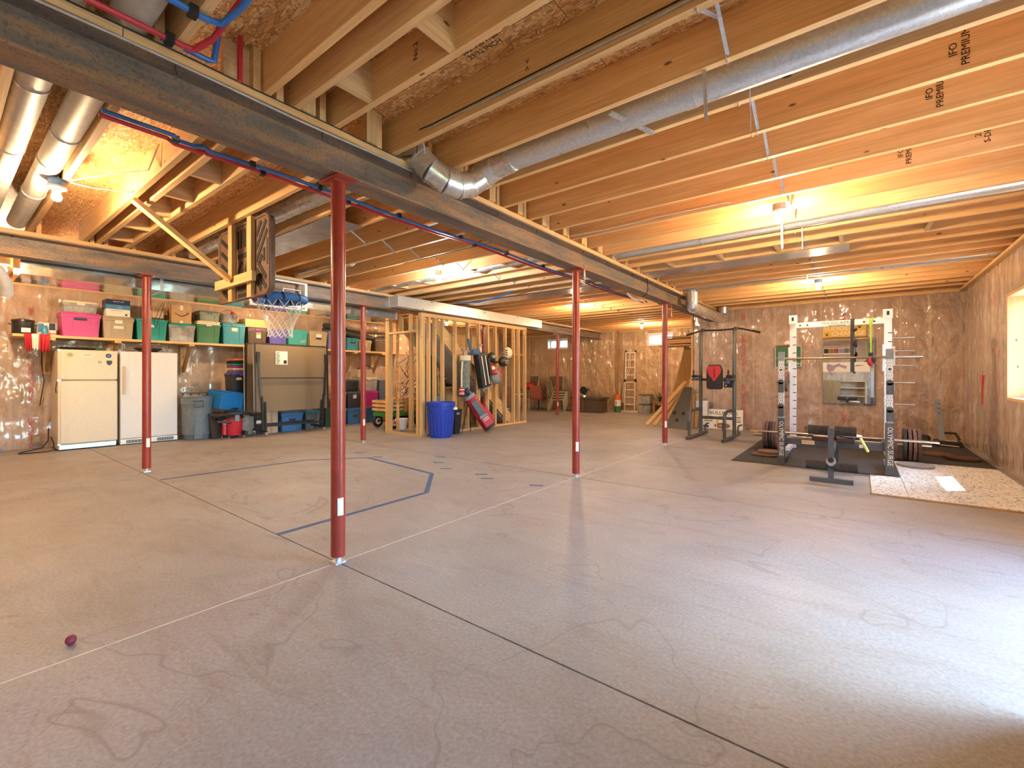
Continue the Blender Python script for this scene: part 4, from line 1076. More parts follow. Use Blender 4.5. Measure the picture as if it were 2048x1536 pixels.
tote('blue tote on the floor under the folded table', -6.98, 2.92, 3.40, 0, .42, .42, c_mblue, c_mblue, [(0, .22, .13, .06, c_navy)])
tote('clear bluish tote under the right end of the folded table', -7.0, 3.45, 3.80, 0, .42, .40, c_slate, c_blue, None)
t, a, b, h = boxy('tall_carton', 'plain brown carton under the folded table, left of the blue tote', 'box', -7.5, -7.05, 2.62, 2.88, 0, .47, c_beige); M().box(a, a + .002, -.02, .02, 0, h).build('packing_tape', m_card, t)
tote('black bin with pale print at the left foot of the folded table', -7.06, 2.42, 2.60, 0, .42, .34, m_black, m_black, [(0, .22, .10, .06, m_paper)])
tote('dark green round-cornered tote right of the folded table', -7.12, 3.98, 4.38, 0, .44, .40, c_dgreen, c_dgreen, None)
tote('dark bin at the right end behind the folded table', -7.2, 3.84, 3.97, .0, .42, .3, m_black, m_black, None)
# stacked totes under the shelf right of the nearest post
g2 = 'totes stacked on the floor under the shelf'
tote('mid blue floor tote with brown label, right of the nearest post', -7.28, 4.66, 5.10, 0, .40, .44, c_mblue, c_mblue, [(0, .16, .13, .08, c_brown)], group=g2)
tote('dark blue floor tote beside the wagon, partly behind the post', -7.28, 5.13, 5.55, 0, .40, .44, c_dblue, c_dblue, None, group=g2)
tote('green floor tote just behind the nearest post', -7.28, 4.42, 4.64, 0, .40, .44, c_green, c_tan, None, group=g2)
tote('charcoal tote with white label on the mid blue one', -7.28, 4.66, 5.06, .402, .40, .42, c_char, c_slate, [(0, .23, .09, .09, m_paper)], group=g2)
tote('magenta tote on the dark blue one under the clear bin', -7.28, 5.10, 5.55, .402, .41, .42, c_mag, c_mag, None, group=g2)
tote('green tote in the second row behind the nearest post', -7.28, 4.43, 4.64, .402, .40, .42, c_green, c_tan, None, group=g2)
tote('clear bin with pale fabrics on the magenta tote', -7.30, 5.02, 5.56, .815, .34, .40, c_clear, c_cream, None, group=g2)
t = thing('black_case', 'black leather case on the charcoal tote', 'case', (-7.5, 4.78, .803)); M().box(-.15, .18, -.24, .22, 0, .30).build('case_body', m_black, t, bevel=.04); M().box(.18, .19, .06, .18, .14, .26).build('flap', m_blackm, t)
t = thing('wire_frame_basket', 'dark framed basket with a peaked handle on the clear bin', 'basket', (-7.5, 5.2, 1.157)); M().box(-.15, .15, -.22, .22, 0, .20).build('basket_body', c_tan, t, bevel=.01)
M().tube([(.16, -.23, .20), (.16, -.1, .27), (.16, .02, .31), (.16, .2, .24), (.16, .24, .2)], .012, 6).build('peaked_handle', m_ink, t)
boxy('grey_bin', 'grey-violet fabric bin beside the clear bin', 'bin', -7.7, -7.35, 5.62, 5.98, .55, 1.08, c_slate)
boxy('support_crate', 'hidden crate under the grey-violet fabric bin', 'crate', -7.72, -7.33, 5.60, 6.0, 0, .548, m_studdark)
# ------------------------------------------------------------------ stair closet framed in studs
t = thing('stud_wall', 'bare stud wall with golf bags hung on it, enclosing the stairs', 'wall frame', (-4.185, 4.27, 0))
sm = M().box(-.0445, .0445, -.019, .019, .04, 2.36).mesh('stud', m_studz)
for y in (4.50, 4.66, 4.88, 5.24, 5.63, 5.99, 6.30, 6.57, 6.95, 7.29, 7.49, 7.77): inst('stud', sm, t, (0, y - 4.27, 0))
for (a, b) in ((0, 1.8), (1.8, 3.53)):
    M().box(-.0445, .0445, a + .002, b - .002, .0, .038).build('bottom_plate', m_woody, t)
    M().box(-.0445, .0445, a + .002, b - .002, 2.362, 2.40).build('top_plate', m_woody, t); M().box(-.0445, .0445, a + .002, b - .002, 2.401, 2.438).build('top_plate', m_woody, t)
for (dx, dy) in ((.02, .0), (.02, .045), (-.055, .0)): inst('corner_stud', M().box(-.0445, .0445, -.02, .02, .04, 2.36).mesh('corner_stud', m_studz), t, (dx, dy + .02, 0))
for x in (-1.03, -.965, -.73): inst('door_stud', M().box(-.03, .03, -.0445, .0445, .04, 2.43).mesh('door_stud', m_studz), t, (x, .03 if x < -.8 else .40, 0))
M().box(-.90, -.82, .14, .16, .04, 2.43).build('sheathing_strip', m_osb, t)
M().box(-.94, -.05, -.015, .07, 2.06, 2.10).build('door_header', m_studx, t)
M().box(-1.06, .04, -.015, .07, .0, .038).build('bottom_plate', m_studx, t)
for x in (-.30, -.62): inst('short_stud', M().box(-.019, .019, -.0445, .0445, 2.10, 2.43).mesh('short_stud', m_studz), t, (x, .03, 0))
inst('rear_stud', M().box(-.03, .03, -.0445, .0445, .0, 2.43).mesh('rear_stud', m_studz), t, (-.95, 1.35, 0))
for k, y in enumerate((1.55, 2.15, 2.75, 3.3)):
    inst('backing_panel', M().box(-1.16, -1.145, 0, .545, .0, 2.43).mesh('backing_panel', plain('tan_panel', (.58, .36, .16), .6, 0, .08, 3) if k == 0 else bpy.data.materials['tan_panel']), t, (0, y, 0))
for z in (.72, 1.72): 
    for y in (7.39, 7.63): M().box(-.01, .03, y - 4.27 - .09, y - 4.27 + .09, z, z + .014).build('cross_strip', m_studx, t)
# stairs behind the studs
t = thing('basement_stairs', 'wooden stairs slanting down behind the stud wall', 'stairs', (-4.75, 4.7, 0))
def zst(y): return 2.44 - .866 * (y - .05)
for x in (-.48, .48):
    M().prism([(0, 2.44), (.05, 2.44), (2.80, .06), (2.80, 0), (2.52, 0), (0, 2.14)], x - .02, x + .02, 'x').build('stringer', m_woody, t)
for k in range(11):
    y = .10 + .245 * k; z = zst(y + .1) - .01
    M().box(-.458, .458, y, y + .27, z - .028, z).build('tread', m_cement, t); M().box(-.458, .458, y + .003, y + .02, z - .21, z - .029).build('riser', m_cement, t)
M().prism([(.0, 2.12), (.02, 2.12), (2.42, .06), (2.40, .04)], -.455, .455, 'x').build('soffit', m_cement, t)
# under and beside the stairs
t = thing('tool_rack', 'wooden rack of hand tools under the stairs', 'rack', (-5.15, 5.95, .0))
for z in (.9, 1.12, 1.34, 1.5): M().box(-.12, .12, -.4, .45, z, z + .03).build('rack_shelf', m_studx, t)
for y in (-.39, .44): M().box(-.12, .12, y - .02, y + .02, 0, 1.52).build('rack_post', m_studz, t)
for i, (y, z, mm) in enumerate(((-.2, .95, c_orange), (.0, .95, m_ink), (.2, .95, m_ink), (-.1, 1.17, m_ink), (.15, 1.17, m_studdark), (.1, 1.38, m_ink), (-.25, 1.17, c_redt))):
    o = M().box(-.1, .1, -.05, .06, 0, .08).build('tool_box', mm, loc=(-5.15, 5.95 + y, z - .018), bevel=.01); tag(o, ['orange tool case on the lowest rack shelf under the stairs', 'black tool case low on the rack, left', 'black tool case low on the rack, right', 'black case on the second rack shelf', 'brown case on the second rack shelf', 'black case on the third rack shelf', 'red case on the second rack shelf'][i], 'case', 'tool cases under the stairs')
tag(M().tube([(0, 0, .75), (.0, .0, 0)], [.2, .2], 18).build('kettle_drum', c_slate, smooth=True, loc=(-5.0, 5.45, 0)), 'dark blue-grey drum under the stairs behind the blue can', 'drum')
t = thing('storage_bin', 'tall dark bin under the low end of the stairs', 'bin', (-4.75, 6.75, 0)); M().lathe([(.14, 0), (.17, .5), (.18, .51), (.18, .54), (.02, .55)], n=20).build('bin_body', m_black, t, True)
t = thing('wicker_crate', 'dark brown ribbed crate behind the studs by the slim bin', 'crate', (-4.6, 5.45, 0)); M().box(-.16, .16, -.16, .16, 0, .44).build('crate_body', c_brown, t)
for k in range(9): M().box(.16, .168, -.165, .165, .02 + .047 * k, .05 + .047 * k).build('crate_band', m_studdark, t)
m_olive = colmat('olive_box', (.055, .06, .02))
for i, (z0, h, w, lab) in enumerate(((0, .26, .17, 'lowest olive box of the stack inside the closet door'), (.262, .27, .18, 'second olive drum-shaped box of the closet stack'), (.534, .24, .19, 'third olive box of the closet stack'), (.776, .22, .165, 'fourth olive box of the closet stack'), (.998, .2, .16, 'fifth olive box of the closet stack'))):
    t = thing('ammunition_box', lab, 'box', (-5.0, 5.22, z0), 0, 'olive boxes inside the stair closet')
    M().box(-.14, .14, -w, w, 0, h - .03).build('box_body', m_olive, t, bevel=.02); M().box(-.145, .145, -w - .005, w + .005, h - .029, h).build('lid', m_olive, t, bevel=.008); M().box(.141, .155, -.03, .03, h - .08, h - .01).build('latch', m_blackm, t)
t, a, b, h = boxy('tall_box', 'tall dark olive carton on top of the olive stack', 'box', -5.1, -4.92, 5.22, 5.42, 1.199, 1.66, m_olive)
M().box(a, a + .002, -.015, .015, 0, h).build('tape_strip', m_ink, t)
t = thing('bucket', 'white plastic bucket just inside the closet door', 'bucket', (-5.17, 4.62, .04)); M().lathe([(.10, 0), (.105, .01), (.125, .20), (.135, .205), (.135, .235), (.12, .235), (.1, .05)], n=24).build('pail', m_whitep, t, True)
M().tube([(.0, .128, .19), (.09, .15, .12), (.13, .10, .08)], .004, 6).build('wire_bail', m_steel, t)
# wagon full of firewood
t = thing('garden_wagon', 'green garden wagon with slatted wooden sides and red-hubbed wheels', 'wagon', (-5.95, 5.15, 0))
M().box(-.26, .26, -.52, .52, .27, .36).build('wagon_bed', plain('green_paint', (.04, .22, .05), .4), t, bevel=.01)
for z in (.40, .49, .58):
    for x in (-.27, .27): M().box(x - .01, x + .01, -.52, .52, z, z + .055).build('side_slat', m_studx, t)
    for y in (-.53, .53): M().box(-.27, .27, y - .01, y + .01, z, z + .055).build('side_slat', m_studx, t)
for x in (-.27, .27):
    for y in (-.40, 0, .40): M().box(x - .022, x + .022, y - .02, y + .02, .36, .645).build('side_post', m_studz, t)
for x in (-.30, .30):
    for y in (-.36, .36):
        wv = M().tube([(x, y + .105 * math.cos(2 * PI * i / 18), .14 + .105 * math.sin(2 * PI * i / 18)) for i in range(18)], .036, 8, True).build('tire', m_black, t, True)
        M().cyl((x - .025, y, .14), (x + .025, y, .14), .075, n=16).build('hub', m_whitep, wv); M().cyl((x - .03, y, .14), (x + .032, y, .14), .035, n=12).build('hub_cap', c_redt, wv)
M().bar((-.3, -.36, .16), (.3, -.36, .16), .03, .03).bar((-.3, .36, .16), (.3, .36, .16), .03, .03).bar((0, -.36, .2), (0, .36, .2), .04, .1).build('axle_frame', m_blackm, t)
m_bark = plain('split_firewood', (.42, .26, .11), .8, 0, .4, 12, bmp=.4)
for i in range(26):
    r_ = random.uniform(.035, .06); L_ = random.uniform(.16, .24); yy = random.uniform(-.40, .40); lay = i // 9
    o = M().cyl((-L_ / 2, 0, 0), (L_ / 2, 0, 0), r_, n=6).build('firewood_log', m_bark, loc=(-5.95 + random.uniform(-.12, .12), 5.15 + yy * (1 - .22 * lay), .41 + .10 * lay + .05 * random.random()))
    o.rotation_euler = (random.uniform(-.3, .3), random.uniform(-.25, .25), random.uniform(-1.4, 1.4))
    tag(o, 'split log in the %s layer of the wagon heap, %s' % (('bottom', 'middle', 'top')[lay], ('near end', 'before the middle', 'past the middle', 'far end')[min(3, int((yy + .4) / .2))]), 'log', 'firewood on the wagon')
for i, (dy, dz) in enumerate(((0, 0), (0, .185))):
    t, a, b, h = boxy('pink_carton', ['lower pinkish carton at the shelf end seen through the closet door', 'upper pinkish carton at the shelf end seen through the closet door'][i], 'box', -8.0, -7.62, 6.27, 6.75, SHZ + dz * 1.4, SHZ + .255 + dz * 1.4, plain('pink_carton', (.60, .36, .25), .8))
    M().box(a, a + .003, -.02, .05, .10, .17).build('label', m_paper, t)
# coats and cords heap seen through the door
t = thing('wire_heap', 'tangle of coloured string lights hanging in the closet back', 'string lights', (-6.6, 6.05, .55))
cc = [c_mblue, c_redt, c_cream, c_purp, c_orange, m_paper]
for k in range(6):
    bm_ = M()
    for i in range(22): bm_.ell((random.gauss(0, .13), random.gauss(0, .2), abs(random.gauss(.25, .2))), .022, .022, .022, 6, 4)
    o = bm_.build('bulb_cluster', cc[k], t); o['kind'] = 'stuff'
bm_ = M()
for k in range(5): bm_.tube([(random.gauss(0, .1), random.gauss(0, .15), .1 + .28 * i + .05 * random.random()) for i in range(5)], .008, 5)
o = bm_.build('tangled_cord', m_ink, t); o['kind'] = 'stuff'
M().box(-.2, .2, -.3, .3, -.55, .0).build('carton_base', m_studdark, t)

# ------------------------------------------------------------------ can, bins, golf gear in front of the stud wall
m_bluecan = plain('royal_blue_plastic', (.015, .05, .40), .38, 0, .06)
t = thing('trash_can', 'bright royal blue ribbed trash can before the stud wall', 'trash can', (-3.83, 4.50, 0))
b = M(); prof = [(.21, 0), (.215, .015), (.262, .50), (.268, .52), (.27, .60), (.283, .61), (.285, .66), (.29, .665), (.29, .685), (.262, .685), (.20, .06)]
b.lathe(prof, n=40); b.build('barrel', m_bluecan, t, True)
for k in range(20):
    a = 2 * PI * k / 20; ca, sa = math.cos(a), math.sin(a)
    M().bar((.216 * ca, .216 * sa, .05), (.254 * ca, .254 * sa, .47), .034, .026, (ca, sa, 0)).build('rib', m_bluecan, t, bevel=.008)
M().box(.20, .27, .10, .19, .535, .58).build('brand_patch', m_paper, t)
t = thing('slim_bin', 'slim black waste bin right of the blue trash can', 'bin', (-3.98, 5.02, 0)); M().taper((-.10, .10, -.07, .07), (-.13, .13, -.10, .10), 0, .49).box(-.14, .14, -.11, .11, .49, .51).build('bin_body', m_black, t, bevel=.01); M().box(.128, .134, -.06, .03, .40, .44).build('print', m_gray, t)
m_mesh = plain('grey_green_canvas', (.17, .19, .165), .8, 0, .4, 20, bmp=.5)
m_clubh = plain('club_steel', (.55, .52, .48), .3, .8)
def clubs(t, pts):
    for (p, d, m_) in pts:
        p = Vector(p); d = Vector(d)
        M().cyl(p, p + d * .8, .008, n=6).ell(p + d, .025, .035, .022, 8, 5).build('club', m_, t, True)
t = thing('golf_bag', 'grey-green canvas golf bag with cream collar hung at left on the stud wall', 'golf bag', (-4.02, 5.39, .88), 0)
M().lathe([(.08, 0), (.10, .02), (.105, .40), (.11, .64), (.095, .655)], n=20).build('bag_body', m_mesh, t, True)
M().lathe([(.112, .64), (.118, .66), (.118, .74), (.105, .75), (.09, .66)], n=20).build('collar', c_cream, t, True)
clubs(t, [((-.03, -.04, .7), (0, -.02, .17), m_clubh), ((.03, .0, .7), (0, .01, .19), m_clubh), ((0, .05, .7), (0, .02, .15), m_clubh), ((.04, -.05, .7), (0, 0, .14), m_clubh)])
M().tube([(.02, -.10, .62), (.05, -.16, .4), (.02, -.13, .06)], .018, 6).build('strap', c_cream, t, True)
t = thing('golf_bag', 'black golf bag with two white stripes hung slanted on the stud wall', 'golf bag', (-4.02, 6.03, .92), 0); t.rotation_euler = (math.radians(13), 0, 0)
M().box(-.09, .09, -.15, .15, 0, .80).build('bag_body', m_black, t, bevel=.04)
for y in (-.05, .07): M().box(.09, .096, y - .012, y + .012, .08, .74).build('white_stripe', m_paper, t)
M().box(-.095, .1, -.155, .155, .0, .03).build('base_rim', m_gray, t); M().box(.05, .12, .12, .19, .25, .65).build('side_pocket', m_black, t, bevel=.02)
clubs(t, [((-.03, -.06, .8), (0, -.04, .14), m_clubh), ((.03, .02, .8), (0, .0, .17), m_clubh), ((0, .07, .8), (0, .03, .16), m_clubh), ((.04, -.02, .8), (0, -.02, .12), m_gray)])
t = thing('blue_headcovers', 'blue club head covers and a blue shaft sticking up between the hung bags', 'head cover', (-4.0, 5.62, 1.66)); m_bl2 = plain('steel_blue_cloth', (.03, .10, .19), .6)
M().bar((.02, -.06, .0), (.0, -.16, .33), .035, .05).build('shaft_cover', m_bl2, t); M().box(-.04, .07, -.08, .16, -.02, .11).build('headcover', m_bl2, t, bevel=.03)
t = thing('stand_golf_bag', 'red and grey stand golf bag leaning before the studs', 'golf bag', (-3.52, 5.62, 0))
ax = Vector((-.36, -.46, .85)).normalized(); rotm = ax.to_track_quat('Z', 'X').to_matrix()
def seg(nm, prof, mm): return M().lathe(prof, (0, .02, .09), 18, rotm).build(nm, mm, t, True)
seg('base', [(.12, 0), (.14, .01), (.145, .06), (.12, .07)], m_dgray)
seg('bag_body', [(.13, .06), (.145, .10), (.14, .40), (.125, .76), (.12, .77)], plain('red_nylon', (.36, .012, .03), .5, 0, .1, 14))
seg('collar', [(.128, .77), (.135, .79), (.135, .84), (.11, .84)], m_gray)
def onbag(nm, u, side, up, su, ss, sp, mm):
    c = Vector((0, .02, .06)) + ax * u; x = rotm @ Vector((1, 0, 0)); y = rotm @ Vector((0, 1, 0))
    c = c + x * side + y * up
    M().bar(c - ax * su / 2, c + ax * su / 2, ss, sp, y).build(nm, mm, t, bevel=.015)
xb = rotm @ Vector((1, 0, 0)); yb_ = rotm @ Vector((0, 1, 0))
cdir = Vector((.86, -.52, .1)).normalized(); sx_ = cdir.dot(xb); sy_ = cdir.dot(yb_); nn_ = math.hypot(sx_, sy_); sx_ /= nn_; sy_ /= nn_
onbag('side_panel', .55, sx_ * .115, sy_ * .115, .34, .14, .10, m_dgray); onbag('ball_pocket', .24, sx_ * .13, sy_ * .13, .26, .19, .13, c_redt); onbag('pocket_flap', .36, sx_ * .14, sy_ * .14, .06, .18, .13, m_gray)
onbag('grey_trim', .68, -sy_ * .125, sx_ * .125, .3, .06, .06, m_gray); onbag('lower_pocket', .3, -sy_ * .13, sx_ * .13, .36, .14, .13, plain('bright_red_nylon', (.45, .02, .035), .5)); onbag('pocket_stripe', .30, sx_ * .20, sy_ * .20, .02, .14, .02, m_paper); onbag('pocket_stripe', .26, sx_ * .20, sy_ * .20, .02, .14, .02, m_paper)
hd_ = Vector((0, .02, .06)) + ax * .98
h1 = M().ell(hd_ + Vector((-.02, -.06, .0)), .06, .06, .085).build('striped_headcover', c_redt, t, True); 
for k in range(4): M().lathe([(.058, -.008), (.058, .008)], hd_ + Vector((-.02, -.06, -.05 + .03 * k)), 14).build('white_band', m_paper, h1, True)
M().ell(hd_ + Vector((.03, .05, -.01)), .055, .055, .085).build('navy_headcover', c_navy, t, True); M().ell(hd_ + Vector((.02, .13, -.05)), .05, .05, .06).build('grey_headcover', m_gray, t, True)
for s in (-1, 1): M().cyl(Vector((0, .02, .06)) + ax * .75 + Vector((-.02, s * .05, 0)), (-.42, -.28 + s * .13, .0), .009, n=8).build('stand_leg', m_blackm, t)
def cap(name, label, y, z, m, mb, patch=None):
    t = thing(name, label, 'cap', (-4.05, y, z))
    M().ell((0, 0, 0), .08, .125, .115, 18, 9).build('crown', m, t, True); M().ell((.06, .04, -.11), .07, .11, .03, 14, 6).build('brim', mb, t, True)
    if patch: M().ell((.072, -.0, .01), .016, .06, .045, 12, 6).build('front_patch', patch, t, True)
cap('baseball_cap', 'black cap hung above the red one on the stud wall', 6.30, 1.62, m_black, m_black, m_gray)
cap('baseball_cap', 'red cap with white patch hung on the stud wall', 6.28, 1.36, c_redt, c_redt, m_paper)
t = thing('mesh_ball_bag', 'grey and red mesh bag hung below the caps', 'bag', (-4.05, 6.46, 1.05)); M().ell((0, 0, .12), .09, .19, .17).build('mesh_bag', m_gray, t, True); M().ell((.03, .05, .14), .06, .10, .1).build('red_content', c_redt, t, True); M().ell((.0, .12, .27), .04, .06, .06).build('red_corner', c_redt, t, True)
t = thing('sports_helmet', 'cream football helmet with face bars hung on the stud wall', 'helmet', (-4.0, 6.82, 1.74)); M().ell((0, 0, 0), .11, .145, .14, 20, 12).build('shell', c_cream, t, True)
for k in range(3): M().tube([(.06, -.09 - .02 * k, -.06 + .05 * k), (.12, -.14, -.05 + .05 * k), (.05, -.20, -.03 + .05 * k), (-.04, -.16, -.02 + .05 * k)], .007, 6).build('face_bar', m_ink, t, True)
t = thing('sports_helmet', 'black helmet hung below the cream one on the stud wall', 'helmet', (-4.03, 6.70, 1.53)); M().ell((0, 0, 0), .10, .15, .12, 18, 10).build('shell', m_black, t, True)
for k in range(3): M().box(.09, .105, -.05, .06, -.05 + .035 * k, -.035 + .035 * k).build('vent_stripe', c_tan, t)

# ------------------------------------------------------------------ far end of the room
m_cushion = plain('olive_fabric', (.12, .085, .05), .8); m_frame = plain('brass_chair_frame', (.50, .40, .22), .4, .5); m_rustc = plain('red_brown_fabric', (.28, .075, .045), .7)
def chair(label, x, y, z, rz, group='stacked banquet chairs'):
    t = thing('banquet_chair', label, 'chair', (x, y, z), rz, group)
    M().box(-.20, .20, -.20, .22, .42, .47).build('seat', m_cushion, t, bevel=.02)
    M().bar((0, -.22, .50), (0, -.33, .92), .38, .04, (0, 1, 0)).build('backrest', m_cushion, t, bevel=.015)
    f = M().tube([(-.21, -.20, .42), (-.21, -.23, .52), (-.205, -.345, .90), (-.17, -.36, .945), (.17, -.36, .945), (.205, -.345, .90), (.21, -.23, .52), (.21, -.20, .42)], .012, 6); f.build('back_frame', m_frame, t, True)
    for sx in (-1, 1):
        M().tube([(sx * .21, .20, .43), (sx * .215, .24, .0)], .012, 6).build('leg', m_frame, t, True); M().tube([(sx * .21, -.20, .43), (sx * .215, -.30, .0)], .012, 6).build('leg', m_frame, t, True)
    M().box(-.21, .21, -.20, .22, .395, .418).build('seat_frame', m_frame, t)
ch_lab = ['bottom chair of the stack facing right before the window', 'second chair up of the stack facing right', 'third chair up of the stack facing right', 'top chair of the stack facing right']
for k in range(4): chair(ch_lab[k], -5.38 - .045 * k * 0 + .035 * k, 11.3 + .0, .085 * k, -PI / 2 + .45)
for k in range(4): chair(['bottom', 'second', 'third', 'top'][k] + ' chair of the low stack behind the red office chair', -5.75, 11.75, .085 * k, PI + .35)
for k in range(4): chair(['bottom', 'second', 'third', 'top'][k] + ' chair of the stack beside the end of the stud wall', -6.75, 11.55, .085 * k, PI - .1)
t = thing('office_chair', 'red-brown office chair seen from behind between the chair stacks', 'chair', (-6.12, 11.25, 0), .2)
M().bar((0, -.2, .42), (0, -.26, .86), .44, .07, (0, 1, 0)).build('backrest', m_rustc, t, bevel=.03); M().box(-.22, .22, -.2, .24, .38, .45).build('seat', m_rustc, t, bevel=.03); M().cyl((0, 0, .08), (0, 0, .38), .03).build('gas_column', m_black, t)
for k in range(5): M().bar((0, 0, .09), (.28 * math.cos(1.257 * k), .28 * math.sin(1.257 * k), .045), .04, .03).build('base_arm', m_black, t)
tag(M().ell((0, 0, .12), .22, .16, .12).build('red_bundle', c_redt, smooth=True, loc=(-6.75, 11.6, .727)), 'red patterned bundle on the stack by the stud wall end', 'bundle')
t = thing('yellow_bowl', 'yellow bowl on the low chair stack', 'bowl', (-5.80, 11.8, .727)); M().lathe([(.06, 0), (.14, .08), (.15, .08), (.1, .02)], n=18).build('bowl', c_yel, t, True)
t = thing('canvas_bin', 'cream fabric bin behind the right-facing chair stack', 'bin', (-4.95, 11.95, 0)); M().lathe([(.17, 0), (.22, .78), (.23, .79), (.21, .78), (.16, .03)], n=20).build('bin_body', c_cream, t, True); M().tube([(.0, -.22, .74), (.05, -.235, .62), (.1, -.2, .70)], .01, 6).build('rope_handle', m_ink, t)
t = thing('wood_chest', 'dark weathered wooden chest before the far wall', 'chest', (-4.42, 11.75, 0))
M().box(-.52, .52, -.24, .24, .02, .42).build('chest_body', m_chest, t)
for k in range(9): M().box(-.52 + .116 * k + .004, -.52 + .116 * (k + 1) - .004, -.25, -.24, .02, .42).build('plank', m_chest, t)
M().box(-.56, .56, -.28, .28, .43, .49).build('lid', m_chest, t)
t = thing('miter_saw', 'dark bench saw standing on the wooden chest', 'saw', (-4.62, 11.75, .492)); M().cyl((0, 0, 0), (0, 0, .06), .15).build('saw_base', m_steel, t); M().cyl((-.02, -.03, .22), (-.02, .03, .22), .13, n=18).build('blade_guard', m_blackm, t); M().bar((0, 0, .2), (.2, 0, .26), .06, .07).build('motor', m_dgray, t, bevel=.02); M().bar((0, .05, .05), (-.02, .05, .2), .05, .05).build('arm', m_blackm, t)
m_alu = plain('ladder_aluminium', (.72, .66, .55), .4, .4)
t = thing('folding_ladder', 'pale articulated ladder leaning on the far wall by the window', 'ladder', (-3.33, 12.5, 0)); t.rotation_euler = (0, 0, .1)
for s in (-1, 1): M().bar((s * .165, -.02, .04), (s * .165, .03, 1.03), .03, .06, (0, 1, 0)).build('side_rail', m_alu, t); M().bar((s * .155, .035, 1.05), (s * .155, .10, 2.0), .03, .06, (0, 1, 0)).build('side_rail', m_alu, t); M().cyl((s * .145, .03, 1.04), (s * .20, .03, 1.04), .055, n=14).build('hinge', m_blackm, t); M().cyl((s * .14, .10, 2.0), (s * .18, .10, 2.0), .04).build('end_hinge', m_blackm, t)
for k in range(8): M().bar((-.165, -.015 + .014 * k, .25 + .245 * k), (.165, -.015 + .014 * k, .25 + .245 * k), .03, .03).build('rung', m_alu, t)
M().box(-.29, .29, -.06, .02, 0, .05).build('stabilizer_bar', m_alu, t)
t = thing('stick_bin', 'narrow orange, white and green bin of sticks beside the ladder', 'bin', (-3.66, 12.28, 0))
M().lathe([(.10, 0), (.105, .2)], n=16).build('green_band', c_green, t, True); M().lathe([(.105, .201), (.11, .40)], n=16).build('white_band', m_paper, t, True); M().lathe([(.11, .401), (.12, .58), (.10, .58)], n=16).build('orange_band', c_orange, t, True)
text('print', '1', .16, (.0, -.112, .3), (PI / 2, 0, .3), m_ink, t)
for (x, y, a) in ((-.04, 0, -.10), (.02, .02, .03), (.05, -.02, .06)): M().cyl((x, y, .1), (x + a, y, .95), .013, n=8).build('stick', m_studz, t)
t = thing('pipe_lengths', 'bent pale tubes leaning in the corner by the ladder', 'tubes', (-3.62, 12.55, 0)); M().tube([(0, 0, .3), (.05, 0, 1.0), (.2, .05, 1.5), (.22, .1, 2.1)], .012, 6).build('tube', m_wirew, t); M().tube([(.04, 0, .3), (.1, 0, 1.0), (.24, .05, 1.4), (.27, .1, 2.1)], .012, 6).build('tube', m_wirew, t)
for i, (z, lab) in enumerate(((0, 'lower clear tote with dark lid on the floor under the far window'), (.305, 'upper clear tote with handle on the lower one under the far window'))):
    t = tote(lab, 0, -.20, .20, 0, .30, .34, c_clear, c_brown, None, 'clear_bin'); t.location = (-2.72, 12.35, z); t.rotation_euler = (0, 0, -PI / 2)
    M().box(-.12, .12, -.14, .14, .02, .15).build('contents', m_ink if i == 0 else m_dgray, t)
t = thing('stool', 'small dark wooden stool right of the clear totes', 'stool', (-2.05, 11.8, 0)); M().box(-.2, .2, -.15, .15, .36, .40).build('seat', m_studdark, t)
for sx in (-1, 1):
    for sy in (-1, 1): M().box(sx * .17 - .02, sx * .17 + .02, sy * .12 - .02, sy * .12 + .02, 0, .36).build('leg', m_studdark, t)
M().box(-.14, .14, -.1, .1, .05, .3).build('box_below', m_ink, t)
t = thing('potted_twigs', 'green-brown bundle of twigs on the stool', 'plant', (-2.1, 11.85, .402)); bm_ = M()
for k in range(30): bm_.tube([(0, 0, 0), (random.gauss(0, .12), random.gauss(0, .1), random.uniform(.1, .3))], .006, 4)
o = bm_.build('twigs', m_olive, t); o['kind'] = 'stuff'
# lumber on the high rack and boards leaning below it
t = thing('lumber_rack', 'high rack under the joists holding split lumber near the gym wall end', 'rack', (-1.2, 10.9, 2.0)); M().box(-.5, .5, -.35, .35, .0, .03).build('rack_board', m_studx, t)
for x in (-.46, .46): M().box(x - .02, x + .02, -.02, .02, .03, .70).build('hanger', m_studz, t)
for i in range(16):
    z = 2.062 + .052 * (i // 5); o = M().box(-.40 + .04 * (i % 3), .42 - .05 * (i % 2), -.04, .04, 0, .045).build('lumber_piece', [m_studx, m_studdark, m_joist][i % 3], loc=(-1.2, 10.62 + .125 * (i % 5), z)); o.rotation_euler = (0, 0, .06 * ((i % 4) - 1.5))
    tag(o, '%s lumber piece in the %s row of the high rack' % (('frontmost', 'second', 'middle', 'fourth', 'rearmost')[i % 5], ('bottom', 'second', 'third', 'top')[i // 5]), 'lumber', 'lumber on the high rack')
o = M().bar((-1.42, 10.95, .0), (-1.02, 11.2, 1.97), .34, .03, (-.3, 1, 0)).build('leaning_board', wood('yellow_board', 2, (.50, .28, .08), (.66, .42, .15))); tag(o, 'wide yellow-brown board leaning up to the high lumber rack', 'board')
t = thing('cornhole_board', 'dark tapered game board with three holes leaning at the gym wall end', 'game board', (-.60, 8.62, 0)); t.rotation_euler = (math.radians(-36) * 0, 0, 0)
nrm = Vector((-.12, -1, .75)).normalized()
def lean(x, h): return Vector((x * 1.0, .0 + h * .72 - x * .25, h))
V = [lean(-.30, 0), lean(.24, 0), lean(.16, .93), lean(-.02, .93)]; V2 = [v - nrm * .04 for v in V]
